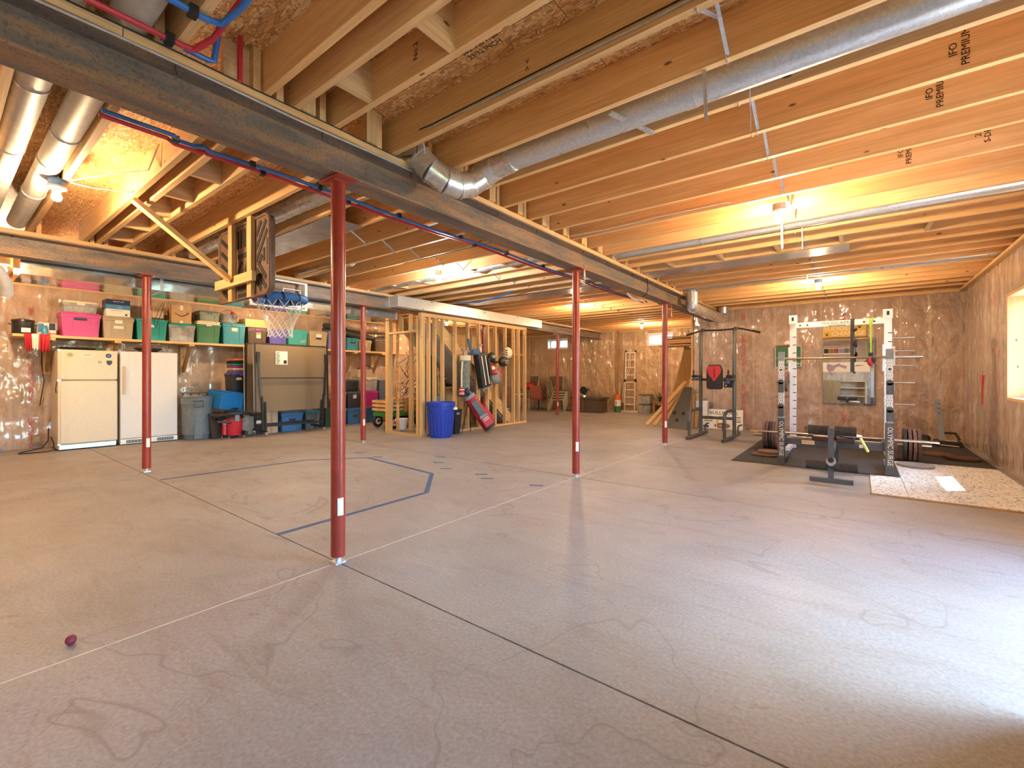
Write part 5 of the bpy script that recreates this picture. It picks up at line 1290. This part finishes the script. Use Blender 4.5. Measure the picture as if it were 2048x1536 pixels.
M().add(V + V2, [(0, 1, 2, 3), (7, 6, 5, 4), (0, 4, 5, 1), (1, 5, 6, 2), (2, 6, 7, 3), (3, 7, 4, 0)]).build('panel', m_dgray, t)
for (x, h) in ((-.12, .34), (.10, .34), (-.02, .19)):
    c_ = lean(x, h) + nrm * .003; M().cyl(c_ - nrm * .002, c_, .05, n=16).build('hole', m_ink, t)
bl = ['long pale board leaning lowest before the dark game board', 'middle pale board leaning behind the third red post', 'steepest pale board leaning behind the third red post']
for i, (p0, p1) in enumerate((((-1.40, 8.95, .015), (-.72, 9.75, 1.05)), ((-1.22, 8.95, .015), (-.78, 9.8, .95)), ((-1.05, 9.0, .015), (-.70, 9.8, .85)))):
    o = M().bar(p0, p1, .09, .035, (0, -1, .6)).build('leaning_board', m_studz); tag(o, bl[i], 'board', 'boards leaning by the third post')
for i in range(4):
    x = -.50 + .085 * i; o = M().bar((x, 9.18, .0), (x, 9.36, .78 - .03 * (i % 2)), .07, .035, (0, -1, 0)).build('upright_board', m_studz); tag(o, ['first', 'second', 'third', 'fourth'][i] + ' short board from the left leaning upright at the gym wall end', 'board', 'short boards at the gym wall end')
# ------------------------------------------------------------------ basketball hoop hung from the joists
t = thing('basketball_hoop', 'basketball hoop with ribbed dark backboard seen from behind on a lumber frame', 'basketball hoop', (-2.19, .30, 2.32))
m_bb = plain('brown_black_backboard', (.15, .085, .055), .5); m_bbd = plain('backboard_recess', (.012, .010, .009), .7)
W2, H2 = .58, .365
bd = []
for (cx_, cz_, a0) in ((W2 - .09, H2 - .09, 0), (-W2 + .09, H2 - .09, 90), (-W2 + .09, -H2 + .09, 180), (W2 - .09, -H2 + .09, 270)):
    for k in range(6):
        a = math.radians(a0 + 18 * k); bd.append((cx_ + .09 * math.cos(a), cz_ + .09 * math.sin(a)))
bo = M().prism(bd, .0, .045, 'y').build('backboard', m_bb, t)
rim_ = M().tube([(x, -.004, z) for x, z in bd], .012, 6, True).build('edge_lip', m_bb, bo, True)
def slot(x0, z0, x1, z1, w=.035): return M().bar((x0, -.002, z0), (x1, -.002, z1), w, .006, (0, 1, 0)).build('recess', m_bbd, bo)
for (x0, z0, x1, z1) in ((.30, -.04, .52, .22), (.30, .08, .50, .31), (.30, .20, .40, .32), (.36, -.06, .42, .0), (.34, -.06, .50, -.22), (.31, -.12, .50, -.31), (.30, -.22, .40, -.32)): slot(x0, z0, x1, z1, .042)
for (x0, z0, x1, z1) in ((.46, -.06, .46, .06), (.535, -.10, .535, .14)): slot(x0, z0, x1, z1, .036)
for x in (-.12, -.04, .04, .12): slot(x, .14, x, .32, .036)
for (x0, z0, x1, z1) in ((-.12, .06, .16, .06), (-.12, -.10, -.03, .01), (.05, -.10, .12, .0), (-.11, -.27, .14, -.27), (-.11, -.33, .14, -.33)): slot(x0, z0, x1, z1, .045)
for k in range(5): slot(-.53, .30 - .13 * k, -.29, .16 - .13 * k, .042)
for x in (-.20, .24): M().box(x - .045, x + .045, -.045, -.007, -.38, .385).build('frame_upright', m_studz, t)
M().bar((-.48, -.065, -.20), (.40, -.065, -.20), .038, .09).build('frame_crosspiece', m_studx, t)
M().bar((-.10, -.83, .385), (-.05, -.10, -.19), .038, .085, (1, 0, 0)).build('diagonal_brace', m_woody, t)
RC = Vector((0, .045 + .08 + .235, -.33))
M().tube([RC + Vector((.225 * math.cos(2 * PI * i / 28), .225 * math.sin(2 * PI * i / 28), 0)) for i in range(28)], .010, 8, True).build('rim', m_redink, t, True)
M().box(-.09, .09, .045, .055, -.36, -.22).build('rim_plate', m_redink, t); M().bar((-.06, .05, -.34), (-.09, .16, -.335), .02, .01).bar((.06, .05, -.34), (.09, .16, -.335), .02, .01).build('rim_arm', m_redink, t)
m_noodle = plain('blue_noodle_foam', (.04, .17, .52), .6, 0, .08)
ang = [math.radians(-65 + 310 * i / 27) for i in range(28)]
nood = M().tube([RC + Vector((.232 * math.cos(a), .232 * math.sin(a), .012)) for a in ang], .040, 12).build('foam_pad', m_noodle, t, True)
for k in range(9):
    a = math.radians(-55 + 36 * k); c_ = RC + Vector((.232 * math.cos(a), .232 * math.sin(a), .012)); d_ = Vector((-math.sin(a), math.cos(a), .35)).normalized()
    M().tube([c_ - d_ * .012, c_ + d_ * .012], .0418, 12).build('tape_band', m_ink, nood, True)
m_net = plain('net_cord', (.75, .70, .62), .8)
NB = 12; lv = [(.222, -.01), (.205, -.09), (.175, -.16), (.145, -.22), (.125, -.28), (.115, -.34), (.12, -.39)]
for k in range(NB):
    for s in (-1, 1):
        M().tube([RC + Vector((r * math.cos(2 * PI * (k + s * .5 * i) / NB), r * math.sin(2 * PI * (k + s * .5 * i) / NB), z)) for i, (r, z) in enumerate(lv)], .0042, 5).build('net_cord', m_net, t, True)
# small clear hoop on the far beam
t = thing('toy_backboard', 'clear toy backboard with white border hung on the far beam behind the net', 'backboard', (-4.22, 1.60, 2.42))
fr = M()
for (y0, y1, z0, z1) in ((-.42, .42, .19, .215), (-.42, .42, -.215, -.19)): M().box(-.008, .012, y0, y1, z0, z1).build('border_rail', m_whitep, t)
for s in (-1, 1): M().box(-.008, .012, s * .40 - .02, s * .40 + .02, -.19, .19).build('border_post', m_whitep, t)
M().box(.0, .003, -.38, .38, -.19, .19).build('clear_panel', m_glass, t)
M().tube([(.006, .05, -.10), (.006, .05, .09), (.006, .31, .09), (.006, .31, -.10)], .010, 6).build('target_square', m_whitep, t)

# ------------------------------------------------------------------ blue tape key and bits on the floor
t = thing('tape_key', 'dark blue tape outline of a basketball key on the floor', 'floor tape', (-2.26, 1.1, 0))
P_ = [(-3.70, .02), (-3.55, 1.65), (-3.02, 2.30), (-1.48, 2.14), (-.86, 1.50), (-.82, .0)]
for a, b in zip(P_[:-1], P_[1:]):
    M().bar((a[0] + 2.26, a[1] - 1.1, .0016), (b[0] + 2.26, b[1] - 1.1, .0016), .05, .001).build('tape_strip', m_tape, t)
dash = [(-4.15, 2.42, 'leftmost'), (-3.50, 2.47, 'second from the left'), (-2.96, 2.42, 'third from the left, just past the key corner'), (-2.23, 2.98, 'farthest'), (-1.93, 2.67, 'fourth nearest, below the farthest one'), (-1.56, 2.45, 'nearest the right corner of the key'), (-.98, 2.48, 'left one of the close pair'), (-.78, 2.36, 'right one of the close pair'), (-.14, 2.43, 'rightmost, before the second post')]
for i, (x, y, w_) in enumerate(dash):
    a = .55; o = M().bar((-.075 * math.cos(a), -.075 * math.sin(a), .0016), (.075 * math.cos(a), .075 * math.sin(a), .0016), .04, .001).build('tape_mark', m_tape, loc=(x, y, 0)); tag(o, 'short blue tape dash beyond the key, ' + w_, 'floor tape', 'tape dashes beyond the key')
o = M().ell((0, 0, .022), .022, .020, .022, 12, 8).build('small_ball', plain('dark_red_toy', (.20, .02, .03), .5, 0, .8, 60), smooth=True, loc=(-.13, -1.21, 0)); tag(o, 'tiny dark red ball lying alone on the floor at lower left', 'ball')

# ------------------------------------------------------------------ gym corner: mats
o = M().taper((1.21, 3.02, 5.30, 7.4), (1.22, 3.01, 5.31, 7.4), .0, .012).build('rubber_mat', m_rubber); tag(o, 'black rubber mat under the bench rack', 'mat')
M().box(1.21, 3.02, 7.404, 9.2, 0, .012); o = M().box(1.21, 3.02, 7.404, 9.2, 0, .012).build('rubber_mat', m_rubber); tag(o, 'black rubber mat along the gym wall behind the rack', 'mat')
o = M().box(3.025, 4.03, 6.62, 9.3, 0, .012).build('rubber_mat', m_rubber); tag(o, 'dark brown-black mat in the corner by the right wall', 'mat')
m_speck = speckle('speckled_padding', (.74, .73, .71), (.10, .095, .095), 42, .455)
o = M().box(3.025, 4.02, 4.20, 6.61, 0, .011).build('speckled_pad', m_speck); tag(o, 'white speckled carpet pad by the right wall', 'carpet')
o = M().box(2.74, 3.02, 4.20, 5.285, 0, .011).build('speckled_pad', m_speck); tag(o, 'narrow end of the white speckled pad before the rack', 'carpet')
o = M().box(2.72, 4.02, 4.165, 4.195, 0, .014).build('pad_edge', m_studdark); tag(o, 'brown strip along the near edge of the white speckled pad', 'strip')

# bench rack
t = thing('bench_rack', 'dark bench press rack with tread-plate uprights', 'weight rack', (2.37, 5.37, .012))
m_tread = treadplate('tread_plate'); m_rackg = plain('rack_dark_grey', (.10, .105, .115), .35, .4)
for s, nm in ((-1, 'left'), (1, 'right')):
    x = s * .555
    M().box(x - .04, x + .04, -.035, .035, .0, .62).build('lower_sleeve', m_rackg, t, bevel=.004)
    M().box(x - .032, x + .032, -.03, .03, .62, 1.38).build('tread_upright', m_tread, t)
    M().box(x - .034, x + .034, -.032, .032, 1.38, 1.50).build('top_sleeve', m_gray, t)
    if s > 0: M().box(x + .02, x + .05, -.0, .05, 1.30, 1.53).build('white_guide', m_white, t)
    M().box(x - .042, x + .042, -.037, .037, 0, .085).build('foot_cap', m_dgray, t)
    for z in (.78, 1.06, 1.26): M().cyl((x, -.034, z), (x, -.030, z), .013, n=12).build('pin_hole', m_ink, t)
    for z in (.64, .96): 
        h_ = M().box(x - .032, x + .04, -.075, -.03, z, z + .14).build('bar_hook', m_rackg, t, bevel=.006); M().cyl((x, -.075, z + .14), (x, -.03, z + .14), .034, n=14).build('hook_pad', m_dgray, h_)
    M().box(x - .04, x + .04, .035, .75, .02, .08).build('base_leg', m_rackg, t)
    text('upright_lettering', 'OLYMPIC SURGE', .072, (x + .003, -.0365, .345), (PI / 2, PI / 2, 0), m_paper, t, sx=.86)
M().box(-.515, .515, .06, .12, .27, .35).build('cross_beam', m_rackg, t)
M().box(-.33, -.19, .057, .060, .285, .335).build('name_plate', c_cream, t); text('plate_lettering', 'IMPACY', .034, (-.26, .0565, .31), FACE_NY, m_redink, t)
M().box(.27, .31, .057, .060, .29, .33).build('sticker', m_paper, t)
M().cyl((-.04, -.10, .06), (-.06, .10, .012), .004, n=5).build('pull_cord', m_ink, t)
# leg extension / bench end
t = thing('leg_bench', 'leg extension bench with black foam rollers and a T-shaped foot', 'weight bench', (2.39, 4.55, 0))
M().box(-.20, .20, -.035, .02, .0, .05).build('t_foot', m_rackg, t, bevel=.003)
M().box(-.026, .026, -.03, .022, .05, .60).build('post', m_rackg, t); M().box(-.03, .03, -.035, .03, .52, .60).build('post_sleeve', m_dgray, t)
M().cyl((0, -.06, .24), (0, .05, .24), .045, n=18).build('pivot', m_steel, t, True); M().cyl((0, -.075, .26), (0, -.055, .26), .028, n=14).build('pivot_cap', m_ink, t)
for s in (-1, 1):
    M().cyl((s * .028, .16, .565), (s * .225, .16, .565), .055, n=18).build('upper_roller', m_foam, t, True)
    M().cyl((s * .028, -.02, .185), (s * .235, -.02, .185), .052, n=18).build('lower_roller', m_foam, t, True)
    M().box(s * .03 if s > 0 else -.21, .21 if s > 0 else -.03, .42, .72, .40, .47).build('seat_pad', plain('oxblood_vinyl', (.05, .018, .015), .35), t, bevel=.015)
M().bar((-.03, .16, .57), (.03, .16, .57), .03, .03).build('roller_axle', m_steel, t)
M().box(-.03, .03, .02, 1.35, .33, .39).build('bench_beam', m_rackg, t); M().box(-.14, .14, .75, 1.40, .40, .46).build('bench_pad', m_black, t, bevel=.015); M().box(-.03, .03, 1.28, 1.34, .012, .33).build('rear_leg', m_rackg, t)
t = thing('rag', 'yellow and white rag draped on the bench seat', 'cloth', (2.55, 5.02, .474)); M().ell((-.0, 0, .015), .12, .08, .02).build('white_part', m_paper, t, True); M().bar((.10, -.08, .0), (.17, -.10, -.15), .05, .02).build('yellow_part', plain('yellow_cloth', (.70, .62, .16), .7), t, bevel=.008)

# barbells and plates
def plate(t, x, r, w, m, z=0):
    return M().lathe([(.026, -w / 2), (r * .72, -w / 2), (r * .78, -w / 2 - .0), (r * .80, -w * .5), (r, -w / 2), (r, w / 2), (r * .8, w / 2), (.026, w / 2)], (x, 0, z), 30, Matrix.Rotation(PI / 2, 3, 'Y')).build('weight_plate', m, t, True)
m_platb = plain('black_iron', (.045, .045, .05), .45, .4, .4, 30); m_platr = plain('red_brown_iron', (.13, .07, .055), .55, .3, .4, 30)
t = thing('barbell', 'loaded barbell with big rusty plates resting on the floor behind the bench rack', 'barbell', (2.34, 6.70, .235))
M().cyl((-.66, 0, 0), (.66, 0, 0), .014, n=12).build('bar', m_steel, t, True); M().cyl((-1.08, 0, 0), (-.66, 0, 0), .025, n=14).build('sleeve', m_steel, t, True); M().cyl((.66, 0, 0), (1.08, 0, 0), .025, n=14).build('sleeve', m_steel, t, True)
for x, mm in ((-.90, m_platr), (-.86, m_platr), (-.815, m_platb), (-.775, m_platr), (-.735, m_rust), (.70, m_platr), (.80, m_platb), (.85, m_platr), (.90, m_rust), (.945, m_platr)): plate(t, x, .223, .034, mm)
t = thing('barbell', 'short bar with two small rusty plates on the mat by the wall', 'barbell', (2.33, 7.85, .157)); M().cyl((-.52, 0, 0), (.52, 0, 0), .014, n=10).build('bar', m_bronze, t, True)
for x, mm in ((-.44, m_rust), (-.40, m_platr), (.36, m_rust)): plate(t, x, .145, .03, mm)
t = thing('barbell', 'bare steel bar lying across the lower hooks of the bench rack', 'barbell', (2.36, 5.60, .41)); M().cyl((-.85, 0, 0), (1.02, 0, 0), .014, n=10).build('bar', m_steel, t, True)
for s in (-1, 1): M().box(s * .515 - .02, s * .515 + .02, -.16, .02, -.04, -.015).build('rest', m_rackg, t)
def flat_plate(label, x, y, r, m, z=.012, hole=.05):
    t = thing('weight_plate', label, 'weight plate', (x, y, z), 0, 'plates lying on the floor'); M().lathe([(hole, 0), (r * .98, 0), (r, .006), (r, .024), (r * .97, .03), (r * .75, .028), (hole, .03)], n=28).build('disc', m, t, True); return t
flat_plate('flat rusty plate on the corner mat, overlapped by its right neighbour', 3.56, 7.55, .20, m_rust); flat_plate('flat rusty plate nearest the right wall on the corner mat', 3.80, 7.28, .18, m_platr, .016)
flat_plate('thin open ring on the edge of the white speckled pad', 3.22, 6.25, .19, m_cement, .012, .14); flat_plate('dark plate on the mat left of the bench rack', 1.55, 6.0, .2, m_platr); flat_plate('second plate half on the dark one left of the bench rack', 1.58, 6.1, .16, m_rust, .043)

# white cage rack
t = thing('power_cage', 'white weight cage with top crossbar and long chrome pegs at right', 'weight rack', (2.38, 7.10, .012))
for s in (-1, 1):
    x = s * .60
    M().box(x - .045, x + .045, -.03, .03, 0, 2.16).build('post', m_white, t, bevel=.004); M().box(x - .055, x + .055, -.045, .045, 2.03, 2.17).build('top_bracket', m_white, t, bevel=.006); M().box(x - .015, x + .015, -.047, -.045, 2.08, 2.14).build('slot', m_ink, t)
    M().box(x - .06 * (s < 0), x + .06 * (s > 0) + .0, -.5, .6, 0, .06).build('base_rail', m_white, t) if s < 0 else M().box(x - .04, x + .04, -.3, .6, 0, .06).build('base_rail', m_white, t)
    for k in range(13): M().box(x + .0, x + .047, -.034, -.030, .25 + .13 * k, .262 + .13 * k).build('notch', m_ink, t)
    M().box(x - .065, x - .045, -.04, .04, 1.25, 1.65).build('bar_carriage', m_white, t, bevel=.004)
M().box(-.555, .555, -.028, .028, 1.96, 2.045).build('crossbar', m_white, t, bevel=.004)
for x in (-.50, -.40, .32, .44): M().cyl((x, -.031, 2.0), (x, -.028, 2.0), .014, n=12).build('bolt', m_ink, t)
text('crossbar_lettering', 'MAXICAM', .075, (-.04, -.030, 2.008), FACE_NY, plain('gold_lettering', (.22, .18, .07), .5), t)
M().box(-.13, .10, -.0305, -.029, 1.965, 1.973).build('underline', c_navy, t)
for z in (1.74, 1.545, 1.335, 1.08, .76): M().cyl((.645, .0, z), (.90, .0, z), .013, n=12).build('weight_peg', m_steel, t, True)
M().box(.645, .665, -.03, .03, .7, 1.6).build('peg_plate', m_red, t)
for z in (1.08, .84): M().cyl((-.85, 0, z), (-.645, 0, z), .013, n=12).build('weight_peg', m_bronze, t, True)
M().tube([(-.645, 0, 1.68), (-.84, 0, 1.68), (-.86, 0, 1.66), (-.86, 0, 1.30)], .014, 8).build('side_hoop', m_bronze, t, True)
M().lathe([(.03, -.02), (.16, -.02), (.16, .02), (.03, .02)], (-.69, 0, 1.08), 26, Matrix.Rotation(PI / 2, 3, 'Y')).build('hung_plate', m_rust, t, True)
t2 = thing('barbell', 'bare worn barbell racked across the white cage', 'barbell', (2.38, 7.02, 1.47)); M().cyl((-.62, 0, 0), (.60, 0, 0), .0145, n=12).build('bar', m_bronze, t2, True); M().cyl((.60, 0, 0), (.98, 0, 0), .025, n=14).build('sleeve', m_steel, t2, True); M().cyl((-.75, 0, 0), (-.62, 0, 0), .022, n=12).build('sleeve', m_steel, t2, True)
t2 = thing('hanging_strap', 'dark padded strap hanging from the white crossbar', 'strap', (2.56, 7.04, 1.25)); M().bar((0, 0, .82), (.0, 0, .0), .006, .05, (1, 0, 0)).build('webbing', plain('olive_webbing', (.05, .045, .035), .8), t2); M().ell((.03, -.01, .45), .03, .02, .06, 10, 6).build('knot', m_ink, t2, True); M().ell((.035, -.01, .65), .025, .02, .03, 10, 6).build('knot', m_ink, t2, True)
t2 = thing('exercise_band', 'lime green band with a red and black ball hanging from the white crossbar', 'strap', (2.78, 7.04, 1.37)); M().tube([(-.02, 0, .70), (0, 0, .55), (0, 0, .15)], .010, 6).tube([(.02, 0, .70), (0, 0, .55)], .010, 6).build('lime_band', plain('lime_band', (.35, .50, .04), .5), t2, True)
bl_ = M().ell((0, 0, .04), .045, .045, .075).build('red_ball', c_redt, t2, True); M().ell((.02, -.005, .06), .035, .045, .06).build('black_side', m_ink, bl_, True); M().cyl((0, 0, .11), (0, 0, .17), .03).build('black_cap', m_ink, bl_)

# things on the gym wall
YW = YG - .055
t = thing('mirror', 'tall wall mirror on the gym wall under the yellow sign', 'mirror', (2.47, YW, .66))
m_mir = plain('mirror_silver', (.82, .83, .82), .02, 1.0, 0.01)
M().box(-.40, .40, -.012, .0, 0, 1.28).build('mirror_glass', m_mir, t)
for x in (-.405, .405): M().box(x - .008, x + .008, -.016, .004, -.005, 1.285).build('edge_strip', m_gray, t)
M().box(-.395, .395, -.016, .004, -.012, -.002).build('edge_strip', m_gray, t)
t = thing('panorama_poster', 'long dark picture strip laid flat over the upper mirror', 'poster', (2.33, YW - .014, 1.62)); M().box(-.25, .25, -.003, 0, 0, .16).build('poster_sheet', m_paper, t)  # flat panel set just in front of the mirror glass
for k in range(6): M().box(-.245 + .081 * k, -.245 + .081 * k + .078, -.0045, -.003, .02, .115).build('picture_block', [m_ink, m_studdark, m_rustc, c_peri, m_dgray, c_slate][k], t)
M().box(-.25, .25, -.004, -.003, .125, .155).build('dark_band', m_studdark, t)
t = thing('map_banner', 'white banner with a purple map shape across the mirror', 'poster', (2.44, YW - .014, 1.27)); M().box(-.37, .37, -.003, 0, 0, .19).build('banner_sheet', m_paper, t)
m_lav = plain('lavender_print', (.36, .28, .42), .7)
M().prism([(-.30, .17), (-.20, .13), (-.10, .17), (-.06, .12), (-.16, .09), (-.20, .02), (-.28, .0), (-.31, .08)], -.0045, -.003, 'y').build('map_shape', m_lav, t); M().prism([(-.10, .10), (.0, .06), (.02, .11), (-.06, .14)], -.0045, -.003, 'y').build('map_shape', m_lav, t); M().prism([(.14, .10), (.30, .13), (.16, .14)], -.0045, -.003, 'y').build('map_shape', m_lav, t)
t = thing('yellow_sign', 'yellow sign reading sudden change with two black paw prints', 'sign', (2.41, YW, 1.955)); m_sy = plain('sign_yellow', (.62, .38, .02), .5, 0, .05)
M().box(-.345, .345, -.008, 0, 0, .235).build('sign_board', m_sy, t)
text('sign_lettering', 'SUDDEN', .115, (-.075, -.009, .175), FACE_NY, m_paper, t, sx=1.12); text('sign_lettering', 'CHANGE', .115, (.06, -.009, .065), FACE_NY, m_paper, t, sx=1.12)
for (x, z) in ((-.275, .06), (.24, .185)):
    pw = M().ell((x, -.010, z - .008), .022, .003, .016, 12, 6).build('paw_print', m_ink, t)
    for k in range(4): M().ell((x - .027 + .018 * k, -.010, z + .016 + .008 * (k in (1, 2))), .007, .003, .010, 8, 5).build('paw_toe', m_ink, pw)
t = thing('green_sign', 'green sign with white border behind the left cage post', 'sign', (1.46, YW, 1.37)); M().box(-.25, .25, -.008, 0, 0, .45).build('sign_board', plain('sign_green', (.04, .15, .06), .5), t)
for (x0, x1, z0, z1) in ((-.245, .245, .435, .445), (-.245, .245, .005, .015), (-.245, -.235, .015, .435), (.235, .245, .015, .435), (-.245, .245, .20, .206)): M().box(x0, x1, -.0095, -.008, z0, z1).build('border_line', m_paper, t)
text('sign_lettering', 'N', .12, (.02, -.009, .11), FACE_NY, m_paper, t); text('sign_lettering', 'ON', .09, (.17, -.009, .07), FACE_NY, m_paper, t)
text('wall_number', '1', .06, (2.35, YW, 2.48), FACE_NY, m_ink, wg)
for (x, z, s_) in ((.63, .62, 'FORMALDEHYDE-FREE'), (.63, 1.70, 'FORMALDEHYDE-FREE'), (.63, 2.5, 'FREE'), (2.42, .36, 'FREE'), (2.42, 2.35, 'HYDE')):
    text('red_wall_print', s_, .10, (x, YG - .055, z), (PI / 2, -PI / 2, 0), m_redink, wg, sx=.78)
rb = M()
for (y, z, s_) in ((6.95, 1.5, 'FREE'), (6.95, 2.2, 'HYDE'), (6.95, .6, 'FORM')):
    text('red_wall_print', s_, .07, (XR - .062, y, z), (PI / 2, -PI / 2, -PI / 2), m_redink, wr, sx=.8)
M().tube([(XR - .07, 7.60, 1.20), (XR - .07, 7.56, 1.0), (XR - .07, 7.58, .78)], .010, 6).tube([(XR - .07, 7.46, 1.20), (XR - .07, 7.56, 1.0)], .010, 6).build('red_tape_mark', m_redink, wr)
# power tower
m_tow = plain('tower_grey_green', (.095, .095, .082), .4, .3)
t = thing('power_tower', 'dark grey pull-up and dip tower left of the gym', 'exercise tower', (.42, 7.8, 0))
for s in (-1, 1):
    x = s * .31
    M().cyl((x, -.80, .03), (x, .58, .03), .03, n=14).build('foot_tube', m_tow, t, True)
    M().tube([(x, .12, .05), (x, .12, 1.98), (x, .14, 2.07), (x, .22, 2.12), (x, .40, 2.13)], .034, 14).build('upright', m_tow, t, True)
    M().tube([(x - .03, -.55, .05), (x - .03, -.55, .42), (x - .03, -.50, .50), (x - .02, -.38, .53), (x, .10, .53)], .03, 12).build('brace_loop', m_tow, t, True)
    M().box(x - .06, x - .0, -.62, -.54, .20, .34).build('step_grip', m_dgray, t, bevel=.01)
    M().tube([(x, .45, .05), (x, .45, .16), (x + .02, .45, .20), (x + .08, .40, .22)], .016, 8).build('rear_hook', m_tow, t, True)
    M().box(x - .035, x + .035, -.40, .10, 1.10, 1.15).build('arm_rail', m_tow, t, bevel=.01); M().box(x - .05, x + .05, -.36, .0, 1.16, 1.21).build('arm_pad', m_black, t, bevel=.018); M().cyl((x, -.38, 1.13), (x, -.38, 1.30), .014, n=10).build('grip', m_ink, t)
M().cyl((-.31, .12, .36), (.31, .12, .36), .028, n=12).build('lower_crossbar', m_tow, t, True); M().cyl((-.31, .12, 1.12), (.31, .12, 1.12), .028, n=12).build('mid_crossbar', m_tow, t, True)
M().tube([(-.62, .36, 2.06), (-.36, .38, 2.13), (.0, .40, 2.12), (.36, .38, 2.13), (.68, .36, 2.04)], .017, 10).build('pull_up_bar', m_ink, t, True); M().cyl((-.66, .36, 2.05), (-.54, .37, 2.08), .022, n=10).build('bar_grip', m_ink, t); M().cyl((.58, .36, 2.07), (.72, .36, 2.03), .022, n=10).build('bar_grip', m_ink, t)
M().prism([(-.14, .93), (.11, .93), (.13, .98), (.13, 1.30), (.09, 1.41), (-.12, 1.41), (-.16, 1.30), (-.16, .98)], -.05, .03, 'y').build('back_pad', m_black, t, bevel=.012)
M().prism([(-.015, 1.08), (.10, 1.24), (.11, 1.32), (.08, 1.39), (-.11, 1.39), (-.14, 1.32), (-.13, 1.24)], -.058, -.051, 'y').build('red_pad_front', c_redt, t, bevel=.003)
text('pad_lettering', 'CANMEN', .05, (-.012, -.060, 1.26), (PI / 2, PI / 2, 0), m_ink, t)
t2 = thing('blue_pennant', 'blue printed pad cover hanging behind the tower arms', 'banner', (.68, 8.12, .98)); t2.location = (.64, 8.05, .96); M().box(-.12, .10, -.004, 0, 0, .20).build('cloth', c_navy, t2); M().box(-.11, -.02, -.006, -.004, .08, .18).build('white_print', c_peri, t2); M().box(-.10, -.07, -.006, -.004, .02, .06).build('shield_print', m_paper, t2); M().cyl((.0, .0, .20), (.0, -.10, .24), .004, n=5).build('hanger', m_ink, t2)
# bulldogs sign and white box behind it
t = thing('bulldogs_sign', 'white hand-painted bulldogs sign with football leaning on the gym wall', 'sign', (.215, 9.24, .0)); t.rotation_euler = (math.radians(-7), 0, 0)
M().box(-.42, .42, -.006, .006, 0, .44).build('sign_board', m_paper, t)
text('sign_lettering', 'BULLDOGS', .105, (.02, -.008, .355), FACE_NY, m_ink, t, sx=1.12)
for z in (.165, .265):
    for (x0, x1) in ((-.38, -.2), (.2, .38)): M().box(x0, x1, -.0075, -.006, z, z + .016).build('black_stripe', m_ink, t)
for (x0, x1) in ((-.38, -.2), (.2, .38)): M().box(x0, x1, -.0075, -.006, .195, .245).build('yellow_stripe', c_yel, t)
M().prism([(-.14, .14), (-.09, .14), (-.07, .2), (.0, .2), (.02, .14), (.07, .14), (.0, .3), (-.06, .3)], -.0085, -.006, 'y').build('yellow_letter', c_yel, t)
fb = M().ell((.0, -.0075, .075), .17, .004, .065, 20, 8).build('painted_football', m_studdark, t); M().box(-.06, .06, -.0125, -.011, .07, .08).build('football_lace', m_paper, fb); M().box(-.12, -.105, -.011, -.009, .03, .12).build('football_band', m_paper, fb)
M().prism([(-.40, .02), (-.28, .02), (-.28, .06), (-.33, .09), (-.40, .07)], -.0075, -.006, 'y').build('blue_mark', c_navy, t)
t, a, b, h = boxy('white_carton', 'tall white carton behind the left tower upright', 'box', -.36, -.10, 9.27, 9.38, 0, .62, m_paper); M().box(a, a + .03, -b, b, .0, h - .03).build('grey_side', m_cement, t); text('side_lettering', 'RYOBI EXPAND', .04, (.10, -b - .001, .2), (PI / 2, -PI / 2, 0), c_navy, t) if False else None
o = M().box(0, .50, -.04, .04, 0, .03).build('floor_board', m_studx, loc=(.80, 9.22, 0)); tag(o, 'short board lying at the foot of the gym wall', 'board')
# dark bench machine in the far right corner
t = thing('folded_bench', 'black folded exercise bench with a grey perforated post in the corner', 'weight bench', (3.66, 8.85, .012))
M().bar((.10, .0, .0), (.04, .05, .78), .075, .03, (0, 1, 0)).build('grey_post', m_gray, t)
for z in (.55, .63, .71): M().cyl((.055 - .0005 * z, .012, z), (.055, .0, z), .010, n=8).build('post_hole', m_ink, t)
M().box(-.33, -.05, -.06, .20, .0, .16).build('bench_pad', m_black, t, bevel=.04); M().box(.0, .33, -.10, .22, .0, .09).build('bench_base', m_black, t, bevel=.02); M().box(.12, .27, -.102, .10, .092, .10).build('pale_label', c_beige, t)
M().tube([(-.08, -.12, .06), (.05, -.16, .03), (.28, -.16, .015)], .013, 8).build('foot_tube', m_steel, t, True); M().tube([(.10, .18, .09), (.14, .22, .20), (.28, .22, .20), (.33, .18, .09)], .02, 8).build('handle', m_black, t, True)

# workbench on the back wall, seen only in the mirror
t = thing('workbench', 'dark cabinet and shelf against the back wall, seen in the mirror', 'cabinet', (2.3, -4.3, 0))
M().box(-.9, -.3, -.2, .2, 0, 1.0).build('cabinet', m_studdark, t)
for z in (.3, .65, .95): M().box(-.28, .6, -.2, .2, z, z + .03).build('shelf_board', m_studx, t)
M().box(.58, .62, -.2, .2, 0, .98).build('shelf_side', m_studz, t)

t = thing('added_cabinet', 'unseen tall grey cabinet added to shade the floor corner', 'cabinet', (3.60, -.10, 0))  # unseen, added to block daylight from the near right floor
M().box(-.44, .44, -.88, .88, .06, 1.95).build('cabinet_body', m_cement, t, bevel=.006); M().box(-.42, .42, -.86, .86, 0, .06).build('plinth', m_dgray, t)
for s in (-1, 1): d_ = M().box(-.462, -.442, s * .44 - .43, s * .44 + .43, .08, 1.93).build('door', m_cement, t, bevel=.004); M().box(-.485, -.465, s * .05 - .01, s * .05 + .01, .9, 1.05).build('handle', m_steel, d_)
